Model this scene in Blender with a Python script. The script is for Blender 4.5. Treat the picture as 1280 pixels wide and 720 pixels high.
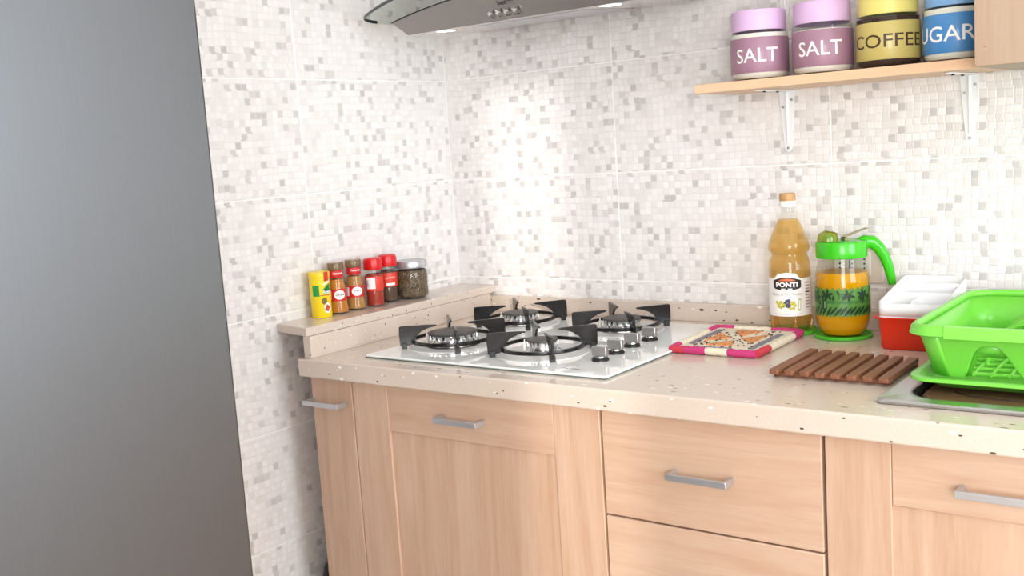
import bpy, bmesh, math, random
from mathutils import Vector, Matrix
random.seed(7)
PI = math.pi
SC = bpy.context.scene
COL = SC.collection
for o in list(bpy.data.objects):
    bpy.data.objects.remove(o, do_unlink=True)

# ------------------------------------------------------------------ camera
cam_d = bpy.data.cameras.new('camera')
cam = bpy.data.objects.new('camera', cam_d)
COL.objects.link(cam)
CR = Vector((0.79947065, 0.59718716, -0.06491659))
CU = Vector((-0.02700781, 0.14369188, 0.98925387))
CF = Vector((-0.6000977, 0.78912618, -0.13100616))
M3 = Matrix((CR, CU, -CF)).transposed()
cam.matrix_world = Matrix.Translation((1.75924, -2.08925, 1.32023)) @ M3.to_4x4()
cam_d.sensor_fit = 'HORIZONTAL'
cam_d.sensor_width = 36.0
cam_d.lens = 1314.24 / 1280 * 36.0
cam_d.clip_start = 0.02
SC.camera = cam

# ------------------------------------------------------------------ view, world, sun, fill lamps
SC.view_settings.view_transform = 'Standard'
SC.view_settings.look = 'None'
SC.view_settings.gamma = 1.0
SC.view_settings.use_curve_mapping = False
SC.view_settings.exposure = 0.30
SC.cycles.use_denoising = True
SC.cycles.max_bounces = 10
SC.cycles.transparent_max_bounces = 24
SC.cycles.caustics_reflective = False
SC.cycles.caustics_refractive = False

w = bpy.data.worlds.new('world')
SC.world = w
w.use_nodes = True
bg = w.node_tree.nodes['Background']
bg.inputs['Color'].default_value = (0.75, 0.86, 1.0, 1)
bg.inputs['Strength'].default_value = 2.5

SUN_AZ, SUN_EL = math.radians(41), math.radians(9)
sd = bpy.data.lights.new('sun', 'SUN')
sd.energy = 1.35
sd.angle = math.radians(1.1)
sd.color = (1.0, 0.95, 0.88)
sun = bpy.data.objects.new('sun', sd)
COL.objects.link(sun)
sdir = Vector((-math.sin(SUN_AZ) * math.cos(SUN_EL), math.cos(SUN_AZ) * math.cos(SUN_EL), -math.sin(SUN_EL)))
sun.rotation_euler = sdir.to_track_quat('-Z', 'Y').to_euler()
sun.location = (3.2, -6.2, 3.5)

def area(name, loc, direction, sx, sy, power, col):
    l = bpy.data.lights.new(name, 'AREA')
    l.shape = 'RECTANGLE'
    l.size, l.size_y, l.energy, l.color = sx, sy, power, col
    o = bpy.data.objects.new(name, l)
    COL.objects.link(o)
    o.location = loc
    o.rotation_euler = Vector(direction).to_track_quat('-Z', 'Y').to_euler()
    return o
# added fill lamps, as daylight from two made-up windows (rear wall and right wall)
area('fill_rear_window', (2.52, -3.26, 1.40), (-0.05, 1, -0.08), 1.02, 1.26, 50, (0.965, 0.98, 1.0))
area('fill_right_window', (3.36, -1.15, 1.50), (-1, -0.08, -0.05), 1.1, 1.25, 32, (0.86, 0.94, 1.0))

# ------------------------------------------------------------------ helpers
def lin(c):
    r = []
    for v in c[:3]:
        v = v / 255.0
        r.append(v / 12.92 if v <= 0.04045 else ((v + 0.055) / 1.055) ** 2.4)
    return (r[0], r[1], r[2], 1.0)

MATS = {}
def newmat(name):
    m = bpy.data.materials.new(name)
    m.use_nodes = True
    nt = m.node_tree
    nt.nodes.clear()
    out = nt.nodes.new('ShaderNodeOutputMaterial')
    MATS[name] = m
    return m, nt, out

def N(nt, typ, **kw):
    n = nt.nodes.new(typ)
    for k, v in kw.items():
        setattr(n, k, v)
    return n

def math_node(nt, op, a, b=None, clamp=False):
    n = nt.nodes.new('ShaderNodeMath')
    n.operation = op
    n.use_clamp = clamp
    for i, v in enumerate((a, b)):
        if v is None:
            continue
        if isinstance(v, (int, float)):
            n.inputs[i].default_value = v
        else:
            nt.links.new(v, n.inputs[i])
    return n.outputs[0]

def mixrgb(nt, fac, a, b, mode='MIX'):
    n = nt.nodes.new('ShaderNodeMixRGB')
    n.blend_type = mode
    for i, v in enumerate((fac, a, b)):
        if isinstance(v, (int, float)):
            n.inputs[i].default_value = v
        elif isinstance(v, tuple):
            n.inputs[i].default_value = v
        else:
            nt.links.new(v, n.inputs[i])
    return n.outputs[0]

def pmat(name, col, rough=0.5, metal=0.0, coat=0.0, noise=0.0, nscale=60, bump=0.0, emit=0.0, sub=0.0):
    """principled material; a little procedural mottling in colour and relief"""
    if name in MATS:
        return MATS[name]
    m, nt, out = newmat(name)
    b = N(nt, 'ShaderNodeBsdfPrincipled')
    b.inputs['Roughness'].default_value = rough
    b.inputs['Metallic'].default_value = metal
    b.inputs['Coat Weight'].default_value = coat
    c = lin(col)
    b.inputs['Base Color'].default_value = c
    if noise or bump:
        tc = N(nt, 'ShaderNodeTexCoord')
        nz = N(nt, 'ShaderNodeTexNoise')
        nz.inputs['Scale'].default_value = nscale
        nz.inputs['Detail'].default_value = 4
        nt.links.new(tc.outputs['Object'], nz.inputs['Vector'])
        if noise:
            k = max(0.0, 1 - noise)
            dark = (c[0] * k, c[1] * k, c[2] * k, 1)
            lite = tuple(min(1, v * (1 + noise)) for v in c[:3]) + (1,)
            nt.links.new(mixrgb(nt, nz.outputs['Fac'], dark, lite), b.inputs['Base Color'])
        if bump:
            bp = N(nt, 'ShaderNodeBump')
            bp.inputs['Strength'].default_value = bump
            bp.inputs['Distance'].default_value = 0.001
            nt.links.new(nz.outputs['Fac'], bp.inputs['Height'])
            nt.links.new(bp.outputs['Normal'], b.inputs['Normal'])
    if emit:
        b.inputs['Emission Color'].default_value = c
        b.inputs['Emission Strength'].default_value = emit
    if sub:
        b.inputs['Subsurface Weight'].default_value = sub
        b.inputs['Subsurface Radius'].default_value = (0.01, 0.01, 0.01)
    nt.links.new(b.outputs[0], out.inputs[0])
    return m

def glassmat(name, tint=(245, 248, 246), ior=1.45, rough=0.02, body=0.0, bodycol=None):
    """thin-walled clear material: tinted see-through plus fresnel gloss, optional cloudy body"""
    if name in MATS:
        return MATS[name]
    m, nt, out = newmat(name)
    tr = N(nt, 'ShaderNodeBsdfTransparent')
    tr.inputs[0].default_value = lin(tint)
    gl = N(nt, 'ShaderNodeBsdfGlossy')
    gl.inputs['Roughness'].default_value = rough
    fr = N(nt, 'ShaderNodeFresnel')
    fr.inputs[0].default_value = ior
    base = tr.outputs[0]
    if body:
        df = N(nt, 'ShaderNodeBsdfDiffuse')
        df.inputs[0].default_value = lin(bodycol or tint)
        tl = N(nt, 'ShaderNodeBsdfTranslucent')
        tl.inputs[0].default_value = lin(bodycol or tint)
        mx0 = N(nt, 'ShaderNodeMixShader')
        mx0.inputs[0].default_value = 0.3
        nt.links.new(df.outputs[0], mx0.inputs[1])
        nt.links.new(tl.outputs[0], mx0.inputs[2])
        mx1 = N(nt, 'ShaderNodeMixShader')
        mx1.inputs[0].default_value = body
        nt.links.new(tr.outputs[0], mx1.inputs[1])
        nt.links.new(mx0.outputs[0], mx1.inputs[2])
        base = mx1.outputs[0]
    mx = N(nt, 'ShaderNodeMixShader')
    geo = N(nt, 'ShaderNodeNewGeometry')
    nt.links.new(math_node(nt, 'MULTIPLY', fr.outputs[0], math_node(nt, 'SUBTRACT', 1.0, geo.outputs['Backfacing'])), mx.inputs[0])
    nt.links.new(base, mx.inputs[1])
    nt.links.new(gl.outputs[0], mx.inputs[2])
    nt.links.new(mx.outputs[0], out.inputs[0])
    return m

def woodmat(name, base, dark, axis='Z', rough=0.42, scale=1.0):
    if name in MATS:
        return MATS[name]
    m, nt, out = newmat(name)
    tc = N(nt, 'ShaderNodeTexCoord')
    oi = N(nt, 'ShaderNodeObjectInfo')
    mp = N(nt, 'ShaderNodeMapping')
    s = {'X': (1.6, 26, 26), 'Y': (26, 1.6, 26), 'Z': (26, 26, 1.6)}[axis]
    mp.inputs['Scale'].default_value = tuple(v * scale for v in s)
    add = N(nt, 'ShaderNodeVectorMath', operation='ADD')
    mul = N(nt, 'ShaderNodeVectorMath', operation='SCALE')
    comb = N(nt, 'ShaderNodeCombineXYZ')
    for i in range(3):
        nt.links.new(oi.outputs['Random'], comb.inputs[i])
    nt.links.new(comb.outputs[0], mul.inputs[0])
    mul.inputs['Scale'].default_value = 7.0
    nt.links.new(tc.outputs['Object'], add.inputs[0])
    nt.links.new(mul.outputs[0], add.inputs[1])
    nt.links.new(add.outputs[0], mp.inputs['Vector'])
    n1 = N(nt, 'ShaderNodeTexNoise')
    n1.inputs['Scale'].default_value = 1.0
    n1.inputs['Detail'].default_value = 3
    n1.inputs['Distortion'].default_value = 1.2
    nt.links.new(mp.outputs[0], n1.inputs['Vector'])
    n2 = N(nt, 'ShaderNodeTexNoise')
    n2.inputs['Scale'].default_value = 9.0
    n2.inputs['Detail'].default_value = 2
    nt.links.new(mp.outputs[0], n2.inputs['Vector'])
    f = math_node(nt, 'ADD', math_node(nt, 'MULTIPLY', n1.outputs['Fac'], 0.7), math_node(nt, 'MULTIPLY', n2.outputs['Fac'], 0.3))
    rp = N(nt, 'ShaderNodeValToRGB')
    rp.color_ramp.elements[0].position = 0.3
    rp.color_ramp.elements[0].color = lin(dark)
    rp.color_ramp.elements[1].position = 0.68
    rp.color_ramp.elements[1].color = lin(base)
    nt.links.new(f, rp.inputs[0])
    b = N(nt, 'ShaderNodeBsdfPrincipled')
    b.inputs['Roughness'].default_value = rough
    nt.links.new(rp.outputs[0], b.inputs['Base Color'])
    bp = N(nt, 'ShaderNodeBump')
    bp.inputs['Strength'].default_value = 0.08
    bp.inputs['Distance'].default_value = 0.001
    nt.links.new(n2.outputs['Fac'], bp.inputs['Height'])
    nt.links.new(bp.outputs[0], b.inputs['Normal'])
    nt.links.new(b.outputs[0], out.inputs[0])
    return m

def mosaic_mat():
    """glazed wall tile printed and embossed with small irregular squares (fine relief below 10 px)"""
    m, nt, out = newmat('mosaic_tile')
    tc = N(nt, 'ShaderNodeTexCoord')
    oi = N(nt, 'ShaderNodeObjectInfo')
    sp = N(nt, 'ShaderNodeSeparateXYZ')
    nt.links.new(tc.outputs['Object'], sp.inputs[0])
    P = 0.0147
    rnd = math_node(nt, 'FLOOR', math_node(nt, 'MULTIPLY', oi.outputs['Random'], 97.0))
    v = math_node(nt, 'DIVIDE', sp.outputs['Z'], P)
    u0 = math_node(nt, 'DIVIDE', sp.outputs['X'], P)
    # slow wobble so rows and columns are not ruler-straight
    wn = N(nt, 'ShaderNodeTexWhiteNoise', noise_dimensions='2D')
    cb0 = N(nt, 'ShaderNodeCombineXYZ')
    nt.links.new(math_node(nt, 'FLOOR', v), cb0.inputs[0])
    nt.links.new(rnd, cb0.inputs[1])
    nt.links.new(cb0.outputs[0], wn.inputs['Vector'])
    u = math_node(nt, 'ADD', u0, math_node(nt, 'MULTIPLY', wn.outputs['Value'], 0.45))
    wn1 = N(nt, 'ShaderNodeTexWhiteNoise', noise_dimensions='2D')
    cb1 = N(nt, 'ShaderNodeCombineXYZ')
    nt.links.new(math_node(nt, 'FLOOR', math_node(nt, 'DIVIDE', u, 3.0)), cb1.inputs[0])
    nt.links.new(rnd, cb1.inputs[1])
    nt.links.new(cb1.outputs[0], wn1.inputs['Vector'])
    v = math_node(nt, 'ADD', v, math_node(nt, 'MULTIPLY', wn1.outputs['Value'], 0.35))
    cu, cv = math_node(nt, 'FLOOR', u), math_node(nt, 'FLOOR', v)
    fu, fv = math_node(nt, 'SUBTRACT', u, cu), math_node(nt, 'SUBTRACT', v, cv)
    cb = N(nt, 'ShaderNodeCombineXYZ')
    nt.links.new(cu, cb.inputs[0]); nt.links.new(cv, cb.inputs[1]); nt.links.new(rnd, cb.inputs[2])
    w3 = N(nt, 'ShaderNodeTexWhiteNoise', noise_dimensions='3D')
    nt.links.new(cb.outputs[0], w3.inputs['Vector'])
    sc = N(nt, 'ShaderNodeSeparateColor')
    nt.links.new(w3.outputs['Color'], sc.inputs[0])
    val = w3.outputs['Value']
    rp = N(nt, 'ShaderNodeValToRGB')
    cr = rp.color_ramp
    cr.interpolation = 'LINEAR'
    cr.elements[0].position = 0.0
    cr.elements[0].color = lin((246, 241, 239))
    cr.elements[1].position = 1.0
    cr.elements[1].color = lin((200, 195, 193))
    for pos, c in ((0.45, (240, 235, 233)), (0.80, (235, 230, 227)), (0.86, (229, 224, 221)), (0.89, (220, 214, 211)), (0.95, (210, 205, 203))):
        e = cr.elements.new(pos)
        e.color = lin(c)
    nt.links.new(val, rp.inputs[0])
    # edge distance within the little square
    ed = math_node(nt, 'MINIMUM', math_node(nt, 'MINIMUM', fu, math_node(nt, 'SUBTRACT', 1.0, fu)),
                   math_node(nt, 'MINIMUM', fv, math_node(nt, 'SUBTRACT', 1.0, fv)))
    edge = math_node(nt, 'SUBTRACT', 1.0, math_node(nt, 'DIVIDE', ed, 0.13, True), True)
    col = mixrgb(nt, math_node(nt, 'MULTIPLY', edge, 0.62), rp.outputs[0], lin((237, 232, 229)))
    b = N(nt, 'ShaderNodeBsdfPrincipled')
    b.inputs['Roughness'].default_value = 0.28
    nt.links.new(col, b.inputs['Base Color'])
    # relief: every square tilts a little differently, edges sunk
    tu = math_node(nt, 'MULTIPLY', math_node(nt, 'SUBTRACT', fu, 0.5), math_node(nt, 'SUBTRACT', sc.outputs[0], 0.5))
    tv = math_node(nt, 'MULTIPLY', math_node(nt, 'SUBTRACT', fv, 0.5), math_node(nt, 'SUBTRACT', sc.outputs[1], 0.5))
    h = math_node(nt, 'ADD', math_node(nt, 'ADD', tu, tv), math_node(nt, 'MULTIPLY', sc.outputs[2], 0.35))
    h = math_node(nt, 'SUBTRACT', h, math_node(nt, 'MULTIPLY', edge, 0.35))
    bp = N(nt, 'ShaderNodeBump')
    bp.inputs['Strength'].default_value = 0.8
    bp.inputs['Distance'].default_value = 0.0016
    nt.links.new(h, bp.inputs['Height'])
    nt.links.new(bp.outputs[0], b.inputs['Normal'])
    nt.links.new(b.outputs[0], out.inputs[0])
    return m

def stone_mat():
    """beige engineered stone with white and dark chips"""
    m, nt, out = newmat('chip_stone')
    tc = N(nt, 'ShaderNodeTexCoord')
    nz = N(nt, 'ShaderNodeTexNoise')
    nz.inputs['Scale'].default_value = 220
    nz.inputs['Detail'].default_value = 2
    nt.links.new(tc.outputs['Object'], nz.inputs['Vector'])
    base = mixrgb(nt, nz.outputs['Fac'], lin((211, 193, 178)), lin((221, 206, 193)))
    def chips(scale, sel, size, colr, src, off):
        mp = N(nt, 'ShaderNodeMapping')
        mp.inputs['Location'].default_value = (off, off * 1.7, off * 0.6)
        mp.inputs['Rotation'].default_value = (off, off * 2.1, 0.4)
        mp.inputs['Scale'].default_value = (0.8, 2.6, 1.7)
        nt.links.new(tc.outputs['Object'], mp.inputs[0])
        vo = N(nt, 'ShaderNodeTexVoronoi')
        vo.inputs['Scale'].default_value = scale
        nt.links.new(mp.outputs[0], vo.inputs['Vector'])
        s = N(nt, 'ShaderNodeSeparateColor')
        nt.links.new(vo.outputs['Color'], s.inputs[0])
        pick = math_node(nt, 'LESS_THAN', s.outputs[0], sel)
        rad = math_node(nt, 'MULTIPLY', s.outputs[1], size)
        near = math_node(nt, 'LESS_THAN', vo.outputs['Distance'], rad)
        return mixrgb(nt, math_node(nt, 'MULTIPLY', pick, near), src, colr)
    c = chips(46, 0.42, 0.22, lin((248, 244, 238)), base, 0.0)
    c = chips(74, 0.22, 0.22, lin((246, 240, 232)), c, 0.9)
    c = chips(44, 0.36, 0.22, lin((100, 80, 66)), c, 2.3)
    c = chips(70, 0.22, 0.22, lin((84, 70, 60)), c, 4.1)
    b = N(nt, 'ShaderNodeBsdfPrincipled')
    b.inputs['Roughness'].default_value = 0.16
    nt.links.new(c, b.inputs['Base Color'])
    nt.links.new(b.outputs[0], out.inputs[0])
    return m

def brushed_mat(name, col, rough, axis='Z', strength=0.06):
    m, nt, out = newmat(name)
    tc = N(nt, 'ShaderNodeTexCoord')
    mp = N(nt, 'ShaderNodeMapping')
    mp.inputs['Scale'].default_value = {'Z': (500, 500, 6), 'X': (6, 500, 500)}[axis]
    nt.links.new(tc.outputs['Object'], mp.inputs[0])
    nz = N(nt, 'ShaderNodeTexNoise')
    nz.inputs['Scale'].default_value = 1.0
    nz.inputs['Detail'].default_value = 3
    nt.links.new(mp.outputs[0], nz.inputs['Vector'])
    c = lin(col)
    b = N(nt, 'ShaderNodeBsdfPrincipled')
    b.inputs['Metallic'].default_value = 1.0
    b.inputs['Roughness'].default_value = rough
    k = 1 - strength
    nt.links.new(mixrgb(nt, nz.outputs['Fac'], (c[0] * k, c[1] * k, c[2] * k, 1), (c[0] * (2 - k), c[1] * (2 - k), c[2] * (2 - k), 1)), b.inputs['Base Color'])
    bp = N(nt, 'ShaderNodeBump')
    bp.inputs['Strength'].default_value = 0.05
    bp.inputs['Distance'].default_value = 0.0005
    nt.links.new(nz.outputs['Fac'], bp.inputs['Height'])
    nt.links.new(bp.outputs[0], b.inputs['Normal'])
    nt.links.new(b.outputs[0], out.inputs[0])
    return m

def grain_mat(name, cols, scale, rough=0.8):
    """loose powder, seeds or granules behind glass"""
    if name in MATS:
        return MATS[name]
    m, nt, out = newmat(name)
    tc = N(nt, 'ShaderNodeTexCoord')
    vo = N(nt, 'ShaderNodeTexVoronoi')
    vo.inputs['Scale'].default_value = scale
    nt.links.new(tc.outputs['Object'], vo.inputs['Vector'])
    s = N(nt, 'ShaderNodeSeparateColor')
    nt.links.new(vo.outputs['Color'], s.inputs[0])
    rp = N(nt, 'ShaderNodeValToRGB')
    rp.color_ramp.elements[0].color = lin(cols[0])
    rp.color_ramp.elements[1].color = lin(cols[-1])
    for i, c in enumerate(cols[1:-1]):
        e = rp.color_ramp.elements.new((i + 1) / (len(cols) - 1))
        e.color = lin(c)
    nt.links.new(s.outputs[0], rp.inputs[0])
    b = N(nt, 'ShaderNodeBsdfPrincipled')
    b.inputs['Roughness'].default_value = rough
    nt.links.new(rp.outputs[0], b.inputs['Base Color'])
    nt.links.new(b.outputs[0], out.inputs[0])
    return m

# ---- mesh builder
class MB:
    def __init__(s):
        s.v, s.f = [], []
    def add(s, vs, fs):
        o = len(s.v)
        s.v += [tuple(p) for p in vs]
        s.f += [tuple(i + o for i in f) for f in fs]
        return s
    def box(s, x0, x1, y0, y1, z0, z1):
        vs = [(x, y, z) for z in (z0, z1) for y in (y0, y1) for x in (x0, x1)]
        return s.add(vs, [(0, 2, 3, 1), (4, 5, 7, 6), (0, 1, 5, 4), (2, 6, 7, 3), (0, 4, 6, 2), (1, 3, 7, 5)])
    def lathe(s, prof, n=32, c=(0, 0, 0), caps=(True, True)):
        vs, fs, rings = [], [], []
        for r, z in prof:
            if r <= 1e-6:
                rings.append([len(vs)])
                vs.append((c[0], c[1], c[2] + z))
            else:
                rings.append(list(range(len(vs), len(vs) + n)))
                vs += [(c[0] + r * math.cos(2 * PI * i / n), c[1] + r * math.sin(2 * PI * i / n), c[2] + z) for i in range(n)]
        for a, b in zip(rings, rings[1:]):
            for i in range(n):
                j = (i + 1) % n
                if len(a) == 1 and len(b) == 1:
                    continue
                if len(a) == 1:
                    fs.append((a[0], b[j], b[i]))
                elif len(b) == 1:
                    fs.append((a[i], a[j], b[0]))
                else:
                    fs.append((a[i], a[j], b[j], b[i]))
        if caps[0] and len(rings[0]) > 1:
            fs.append(tuple(reversed(rings[0])))
        if caps[1] and len(rings[-1]) > 1:
            fs.append(tuple(rings[-1]))
        return s.add(vs, fs)
    def tube(s, pts, r, n=8, closed=False, flat=1.0):
        pts = [Vector(p) for p in pts]
        m = len(pts)
        rs = r if isinstance(r, (list, tuple)) else [r] * m
        def tangent(i):
            a = pts[(i - 1) % m] if (closed or i > 0) else pts[0]
            b = pts[(i + 1) % m] if (closed or i < m - 1) else pts[-1]
            return (b - a).normalized()
        t0 = tangent(0)
        up = Vector((0, 0, 1)) if abs(t0.z) < 0.9 else Vector((1, 0, 0))
        u = (up - t0 * up.dot(t0)).normalized()
        vs, fs = [], []
        for i in range(m):
            t = tangent(i)
            u = (u - t * u.dot(t)).normalized()
            vv = t.cross(u)
            for k in range(n):
                a = 2 * PI * k / n
                vs.append(pts[i] + u * (math.cos(a) * rs[i]) + vv * (math.sin(a) * rs[i] * flat))
        for i in range(m if closed else m - 1):
            for k in range(n):
                a, b = i * n, ((i + 1) % m) * n
                fs.append((a + k, a + (k + 1) % n, b + (k + 1) % n, b + k))
        if not closed:
            fs.append(tuple(reversed(range(n))))
            fs.append(tuple(range((m - 1) * n, m * n)))
        return s.add(vs, fs)
    def prism(s, poly, fn, t0, t1):
        n = len(poly)
        vs = [fn(a, b, t0) for a, b in poly] + [fn(a, b, t1) for a, b in poly]
        fs = [tuple(range(n)), tuple(reversed(range(n, 2 * n)))]
        fs += [(i, i + n, (i + 1) % n + n, (i + 1) % n) for i in range(n)]
        return s.add(vs, fs)
    def rloft(s, levels, k=5, cap0=True, cap1=True):
        """levels: (x0,x1,y0,y1,corner radius,z) rounded rectangles joined by walls"""
        rings, vs, fs = [], [], []
        for (x0, x1, y0, y1, rc, z) in levels:
            ring = []
            for cx, cy, a0 in ((x1 - rc, y1 - rc, 0), (x0 + rc, y1 - rc, 90), (x0 + rc, y0 + rc, 180), (x1 - rc, y0 + rc, 270)):
                for i in range(k + 1):
                    a = math.radians(a0 + 90 * i / k)
                    ring.append(len(vs))
                    vs.append((cx + rc * math.cos(a), cy + rc * math.sin(a), z))
            rings.append(ring)
        m = len(rings[0])
        for a, b in zip(rings, rings[1:]):
            fs += [(a[i], a[(i + 1) % m], b[(i + 1) % m], b[i]) for i in range(m)]
        if cap0:
            fs.append(tuple(reversed(rings[0])))
        if cap1:
            fs.append(tuple(rings[-1]))
        return s.add(vs, fs)
    def plate(s, xs, ys, fn, keep, t0, t1):
        """slab cut from a grid; cells where keep(i,j) is false are open"""
        vs, fs = [], []
        idx = {}
        def V(i, j, t):
            if (i, j, t) not in idx:
                idx[(i, j, t)] = len(vs)
                vs.append(fn(xs[i], ys[j], (t0, t1)[t]))
            return idx[(i, j, t)]
        nx, ny = len(xs) - 1, len(ys) - 1
        K = lambda i, j: 0 <= i < nx and 0 <= j < ny and keep(i, j)
        for i in range(nx):
            for j in range(ny):
                if not K(i, j):
                    continue
                fs.append((V(i, j, 1), V(i + 1, j, 1), V(i + 1, j + 1, 1), V(i, j + 1, 1)))
                fs.append((V(i, j, 0), V(i, j + 1, 0), V(i + 1, j + 1, 0), V(i + 1, j, 0)))
                if not K(i - 1, j): fs.append((V(i, j, 0), V(i, j, 1), V(i, j + 1, 1), V(i, j + 1, 0)))
                if not K(i + 1, j): fs.append((V(i + 1, j, 0), V(i + 1, j + 1, 0), V(i + 1, j + 1, 1), V(i + 1, j, 1)))
                if not K(i, j - 1): fs.append((V(i, j, 0), V(i + 1, j, 0), V(i + 1, j, 1), V(i, j, 1)))
                if not K(i, j + 1): fs.append((V(i, j + 1, 0), V(i, j + 1, 1), V(i + 1, j + 1, 1), V(i + 1, j + 1, 0)))
        return s.add(vs, fs)
    def mesh(s, name, off=(0, 0, 0), smooth=35):
        me = bpy.data.meshes.new(name)
        me.from_pydata([(x - off[0], y - off[1], z - off[2]) for x, y, z in s.v], [], s.f)
        b = bmesh.new()
        b.from_mesh(me)
        bmesh.ops.recalc_face_normals(b, faces=b.faces)
        b.to_mesh(me)
        b.free()
        if smooth:
            for p in me.polygons:
                p.use_smooth = True
            me.set_sharp_from_angle(angle=math.radians(smooth))
        me.update()
        return me

def obj(name, mb, mat, parent=None, world=True, bevel=0.0, seg=2, smooth=35, label=None, solid=0.0):
    """one mesh object; world=True: coordinates are world ones and get shifted under the parent's origin"""
    off = (0, 0, 0)
    if parent is not None and world:
        off = parent_loc(parent)
    me = mb if isinstance(mb, bpy.types.Mesh) else mb.mesh(name, off, smooth)
    o = bpy.data.objects.new(name, me)
    COL.objects.link(o)
    if parent is not None:
        o.parent = parent
    if mat is not None and not me.materials:
        me.materials.append(mat)
    if solid:
        md = o.modifiers.new('thickness', 'SOLIDIFY')
        md.thickness = solid
        md.offset = 0
    if bevel:
        md = o.modifiers.new('bevel', 'BEVEL')
        md.width = bevel
        md.segments = seg
        md.limit_method = 'ANGLE'
        md.angle_limit = math.radians(40)
        md.harden_normals = False
    if label:
        o['label'] = label
    return o

def parent_loc(p):
    l = Vector(p.location)
    while p.parent is not None:
        p = p.parent
        l += Vector(p.location)
    return tuple(l)

def thing(name, label, cat, loc=(0, 0, 0), group=None):
    o = bpy.data.objects.new(name, None)
    o.empty_display_size = 0.05
    COL.objects.link(o)
    o.location = loc
    o['label'] = label
    o['category'] = cat
    if group:
        o['group'] = group
    return o

def tag(o, label, cat, group=None):
    o['label'] = label
    o['category'] = cat
    if group:
        o['group'] = group
    return o

def struct(name, mb, mat, smooth=0, bevel=0.0):
    o = obj(name, mb, mat, smooth=smooth, bevel=bevel)
    o['kind'] = 'structure'
    return o

# ---- lettering and decals
def text_bm(body, bold=0.0):
    cu = bpy.data.curves.new('lettering', 'FONT')
    cu.body = body
    cu.size = 1.0
    cu.offset = bold
    cu.resolution_u = 3
    t = bpy.data.objects.new('lettering_tmp', cu)
    COL.objects.link(t)
    dg = bpy.context.evaluated_depsgraph_get()
    te = t.evaluated_get(dg)
    me = te.to_mesh()
    b = bmesh.new()
    b.from_mesh(me)
    te.to_mesh_clear()
    bpy.data.objects.remove(t, do_unlink=True)
    bpy.data.curves.remove(cu)
    xs = [v.co.x for v in b.verts]
    ys = [v.co.y for v in b.verts]
    x0, x1, y0, y1 = min(xs), max(xs), min(ys), max(ys)
    for v in b.verts:
        v.co.x = (v.co.x - (x0 + x1) / 2) / (x1 - x0)
        v.co.y = (v.co.y - (y0 + y1) / 2) / (y1 - y0)
    return b

def poly_bm(poly):
    b = bmesh.new()
    f = b.faces.new([b.verts.new((x, y, 0)) for x, y in poly])
    return b

def slice_bm(b, step):
    xs = [v.co.x for v in b.verts]
    x0, x1 = min(xs), max(xs)
    x = x0 + step
    while x < x1 - 1e-6:
        bmesh.ops.bisect_plane(b, geom=b.verts[:] + b.edges[:] + b.faces[:], plane_co=(x, 0, 0), plane_no=(1, 0, 0), dist=1e-6)
        x += step
    return b

def slice_bm_y(b, step):
    ys = [v.co.y for v in b.verts]
    y0, y1 = min(ys), max(ys)
    y = y0 + step
    while y < y1 - 1e-6:
        bmesh.ops.bisect_plane(b, geom=b.verts[:] + b.edges[:] + b.faces[:], plane_co=(0, y, 0), plane_no=(0, 1, 0), dist=1e-6)
        y += step
    return b

def wrapped(name, b, R, phi0, zc, sx, sz, mat, parent, off=0.0004, xs=0.0, vs=None, label=None):
    """wrap a flat decal (local x,y) round the vertical axis of its parent thing"""
    for v in b.verts:
        v.co.x = v.co.x * sx + xs
        v.co.y = v.co.y * sz
    r0 = R(zc) if callable(R) else R
    slice_bm(b, r0 * 0.14)
    if vs:
        slice_bm_y(b, vs)
    for v in b.verts:
        s, z = v.co.x, zc + v.co.y
        r = (R(z) if callable(R) else R) + off
        a = phi0 + s / r0
        v.co = (r * math.cos(a), r * math.sin(a), z)
    me = bpy.data.meshes.new(name)
    b.to_mesh(me)
    b.free()
    for p in me.polygons:
        p.use_smooth = True
    me.materials.append(mat)
    return obj(name, me, None, parent, label=label)

def flat_decal(name, b, sx, sz, fn, mat, parent):
    for v in b.verts:
        v.co = Vector(fn(v.co.x * sx, v.co.y * sz))
    me = bpy.data.meshes.new(name)
    b.to_mesh(me)
    b.free()
    me.materials.append(mat)
    return obj(name, me, None, parent)

def interp(tab):
    def f(z):
        if z <= tab[0][0]: return tab[0][1]
        for (a, ra), (b_, rb) in zip(tab, tab[1:]):
            if z <= b_:
                return ra + (rb - ra) * (z - a) / max(1e-9, b_ - a)
        return tab[-1][1]
    return f

CAM = Vector((1.75924, -2.08925))
def face(x, y):
    return math.atan2(CAM.y - y, CAM.x - x)

RECT = [(-.5, -.5), (.5, -.5), (.5, .5), (-.5, .5)]
def ell(n=20):
    return [(.5 * math.cos(2 * PI * i / n), .5 * math.sin(2 * PI * i / n)) for i in range(n)]

# ------------------------------------------------------------------ materials
TILE = mosaic_mat()
STONE = stone_mat()
GROUT = pmat('grout', (250, 248, 245), 0.8, noise=0.02)
PLASTER = pmat('wall_paint', (240, 236, 230), 0.9, noise=0.02, nscale=8)
CEIL = pmat('ceiling_paint', (245, 243, 240), 0.9, noise=0.02, nscale=8)
WOODV = woodmat('beech_upright', (210, 178, 154), (191, 151, 124), 'Z')
WOODH = woodmat('beech_level', (211, 181, 157), (194, 155, 129), 'X')
SHELFW = woodmat('shelf_beech', (232, 194, 160), (224, 182, 146), 'X')
CABW = woodmat('cabinet_beech', (176, 151, 129), (166, 138, 114), 'Z', scale=1.4)
TRIVW = woodmat('trivet_wood', (150, 98, 70), (112, 68, 46), 'Y', rough=0.5, scale=3)
BOARDW = woodmat('sink_board_wood', (120, 88, 64), (88, 60, 42), 'X', rough=0.45, scale=2)
FRIDGE = brushed_mat('fridge_steel', (106, 108, 111), 0.42, 'Z', 0.05)
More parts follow.
